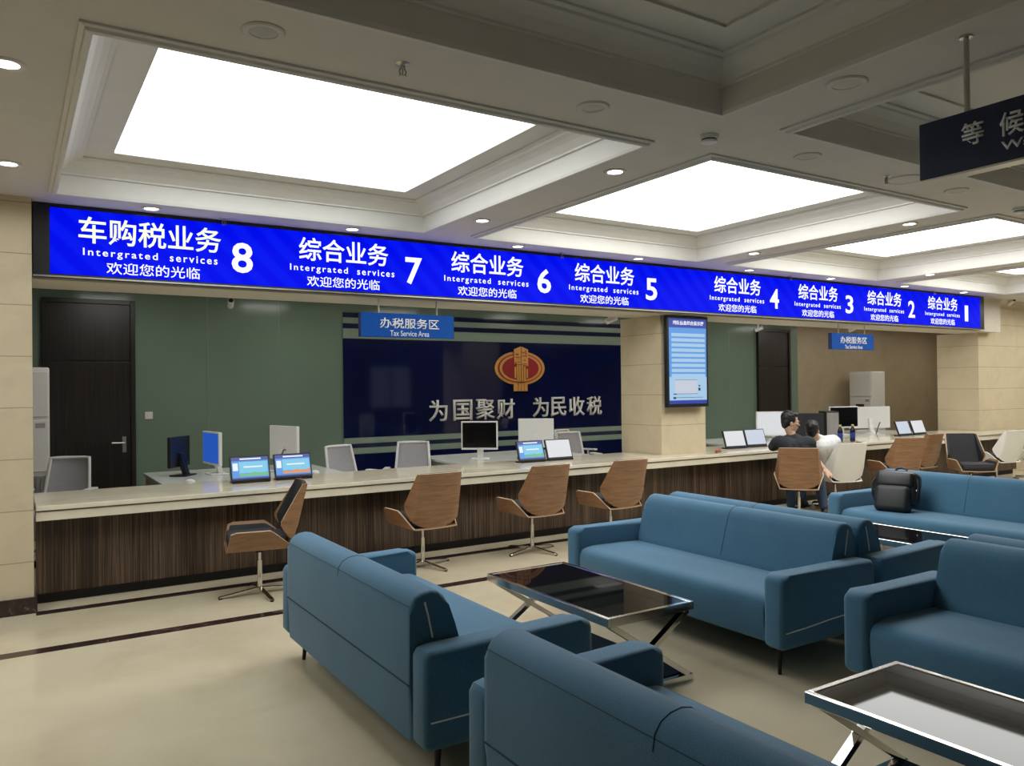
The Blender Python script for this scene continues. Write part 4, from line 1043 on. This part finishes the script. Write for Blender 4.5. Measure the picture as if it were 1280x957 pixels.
def seated(label, hip, fwd, spine, sh, arms, legs, head, look, up, shirt, hs=1.0, glasses=False):
    """spine: waist, chest, neck points; sh: left, right shoulder; arms: (elbow, wrist, handdir) left, right; legs: (knee, ankle) left, right. World coordinates."""
    root = thing('person', label, 'person', (hip[0], hip[1], 0))
    off = Vector((hip[0], hip[1], 0)); V = lambda p: Vector(p) - off
    hip = V(hip); waist, chest, neck = [V(p) for p in spine]; shl = [V(p) for p in sh]
    fwd = Vector(fwd).normalized(); rt = fwd.cross(Vector((0, 0, 1)))
    head = V(head); wid = 0.085
    def torso(bm, k):
        for a, b_, ra, rb in ((hip, waist, 0.108, 0.098), (waist, chest, 0.098, 0.108)):
            for sx in (-1, 0, 1):
                limb(bm, [(*(a + rt * sx * wid * 0.8), ra + k), (*(b_ + rt * sx * wid * 0.9), rb + k)])
        for q_ in shl: limb(bm, [(*(chest.lerp(q_, 0.35)), 0.105 + k), (*(chest.lerp(q_, 0.8) + Vector((0, 0, 0.015))), 0.078 + k), (*q_, 0.062 + k)])
        for q_ in shl: limb(bm, [(*neck, 0.055 + k), (*(neck.lerp(q_, 0.55) - Vector((0, 0, 0.02))), 0.055 + k), (*q_, 0.058 + k)])
    body = NB()
    torso(body, 0); limb(body, [(*neck, 0.056), (*(head - Vector(up) * 0.06 - Vector(look).normalized() * 0.02), 0.054)])
    T, Rm = head_shape(body, head, look, up, hs)
    for q_, (el, wr, hd, sd) in zip(shl, arms):
        el, wr = V(el), V(wr)
        limb(body, [(*q_, 0.054), (*q_.lerp(el, 0.5), 0.047), (*el, 0.038)]); limb(body, [(*el, 0.039), (*el.lerp(wr, 0.35), 0.038), (*wr, 0.025)])
        hand(body, wr, hd, (0, 0, 1), sd)
    for sg, (kn, an) in zip((-1, 1), legs):
        kn, an = V(kn), V(an); hj = hip + rt * sg * 0.085 - Vector((0, 0, 0.02))
        limb(body, [(*hj, 0.088), (*hj.lerp(kn, 0.5), 0.074), (*kn, 0.056)]); limb(body, [(*kn, 0.056), (*kn.lerp(an, 0.35), 0.052), (*an, 0.035)])
    bo = fuse('body', body, M['skin'], root, 0.0065, 3)
    cl = NB(); torso(cl, 0.010)
    for q_, (el, wr, hd, sd) in zip(shl, arms):
        el = V(el); limb(cl, [(*q_, 0.068), (*q_.lerp(el, 0.4), 0.066), (*q_.lerp(el, 0.72), 0.062)])
    fuse('t_shirt', cl, shirt, root, 0.010, 3)
    for_tr = NB()
    limb(for_tr, [(*(hip + rt * -0.07), 0.118), (*(hip + rt * 0.07), 0.118)])
    for sg, (kn, an) in zip((-1, 1), legs):
        kn, an = V(kn), V(an); hj = hip + rt * sg * 0.085 - Vector((0, 0, 0.02))
        limb(for_tr, [(*hj, 0.100), (*hj.lerp(kn, 0.5), 0.087), (*kn, 0.071)]); limb(for_tr, [(*kn, 0.071), (*kn.lerp(an, 0.4), 0.066), (*kn.lerp(an, 0.92), 0.056)])
    fuse('trousers', for_tr, M['jeans'], root, 0.010, 3)
    for sg, (kn, an) in zip((-1, 1), legs):
        an = V(an); toe = Vector((fwd.x, fwd.y, 0)).normalized()
        bm = NB(); 
        for k in range(9):
            q_ = k / 8; p_ = an - toe * 0.055 + toe * 0.235 * q_
            ball(bm, (p_.x, p_.y, 0.045 - 0.010 * q_), 0.042, 0.042, 0.045 - 0.012 * q_, 2)
        ball(bm, (an.x, an.y, 0.075), 0.042, 0.042, 0.035)
        bmesh.ops.transform(bm, matrix=Matrix.Identity(4), verts=bm.verts[:])
        fuse('shoe', bm, M['shoe'], root, 0.008, 2)
    hair_cap('hair', T, Rm, root, hs)
    eyes(T, Rm, root)
    if glasses:
        bm = NB()
        for sx in (-1, 1):
            tube(bm, [T @ Vector((sx * 0.034 + 0.025 * math.cos(a), 0.100, -0.004 + 0.019 * math.sin(a))) for a in [2 * PI * k / 16 for k in range(16)]], 0.0022, 6, True)
            tube(bm, [T @ Vector(p) for p in ((sx * 0.059, 0.100, 0.0), (sx * 0.076, 0.08, 0.002), (sx * 0.080, -0.01, 0.0), (sx * 0.078, -0.03, -0.014))], 0.0022, 6)
        tube(bm, [T @ Vector((-0.009, 0.100, 0.0)), T @ Vector((0.0, 0.104, 0.002)), T @ Vector((0.009, 0.100, 0.0))], 0.0022, 6)
        obj('glasses', bm, M['black_plastic'], root, True)
    return root

vr = Vector((0.60, -0.80, 0))          # picture-right on the floor for that part of the room
fw = Vector((0.788, 0.616, 0)); rg = Vector((0.616, -0.788, 0))
hip = Vector((7.97, 6.10, 0.585))
A_ = lambda f_, r_, z_: tuple(Vector((hip.x, hip.y, 0)) + fw * f_ + rg * r_ + Vector((0, 0, z_)))
seated('person in a dark grey shirt and glasses sitting at the counter, looking right', tuple(hip), fw,
       (A_(0.03, -0.03, 0.70), A_(0.10, -0.08, 0.84), A_(0.15, -0.11, 0.965)), (A_(0.12, -0.30, 0.90), A_(0.10, 0.09, 0.90)),
       ((A_(0.36, -0.36, 0.815), A_(0.54, -0.24, 0.80), (0.75, 0.62, 0), 1), (A_(0.34, 0.12, 0.70), A_(0.50, 0.02, 0.66), (0.6, 0.75, 0), -1)),
       ((A_(0.42, -0.13, 0.52), A_(0.30, -0.14, 0.09)), (A_(0.40, 0.17, 0.52), A_(0.26, 0.24, 0.09))),
       A_(0.16, -0.135, 1.150), (0.80, -0.58, -0.05), (0.10, -0.08, 1.0), M['tee_dark'], 1.02, True)
hip = Vector((8.78, 6.33, 0.585)); fw = Vector((0.28, 0.96, 0))
seated('person in a white shirt leaning left on the white chair beside the dark shirt', tuple(hip), fw,
       ((8.72, 6.31, 0.70), (8.58, 6.26, 0.84), (8.48, 6.28, 0.93)), ((8.40, 6.40, 0.85), (8.74, 6.20, 0.88)),
       (((8.40, 6.22, 0.66), (8.36, 6.08, 0.565), (-0.4, -0.8, -0.4), 1), ((8.86, 6.50, 0.76), (8.80, 6.72, 0.80), (0.0, 1.0, 0), -1)),
       ((A_(0.40, -0.12, 0.53), A_(0.30, -0.14, 0.09)), (A_(0.42, 0.10, 0.53), A_(0.30, 0.12, 0.09))),
       (8.36, 6.25, 1.035), (0.93, 0.36, 0.05), (-0.30, -0.05, 0.95), M['tee_white'], 0.96, False)
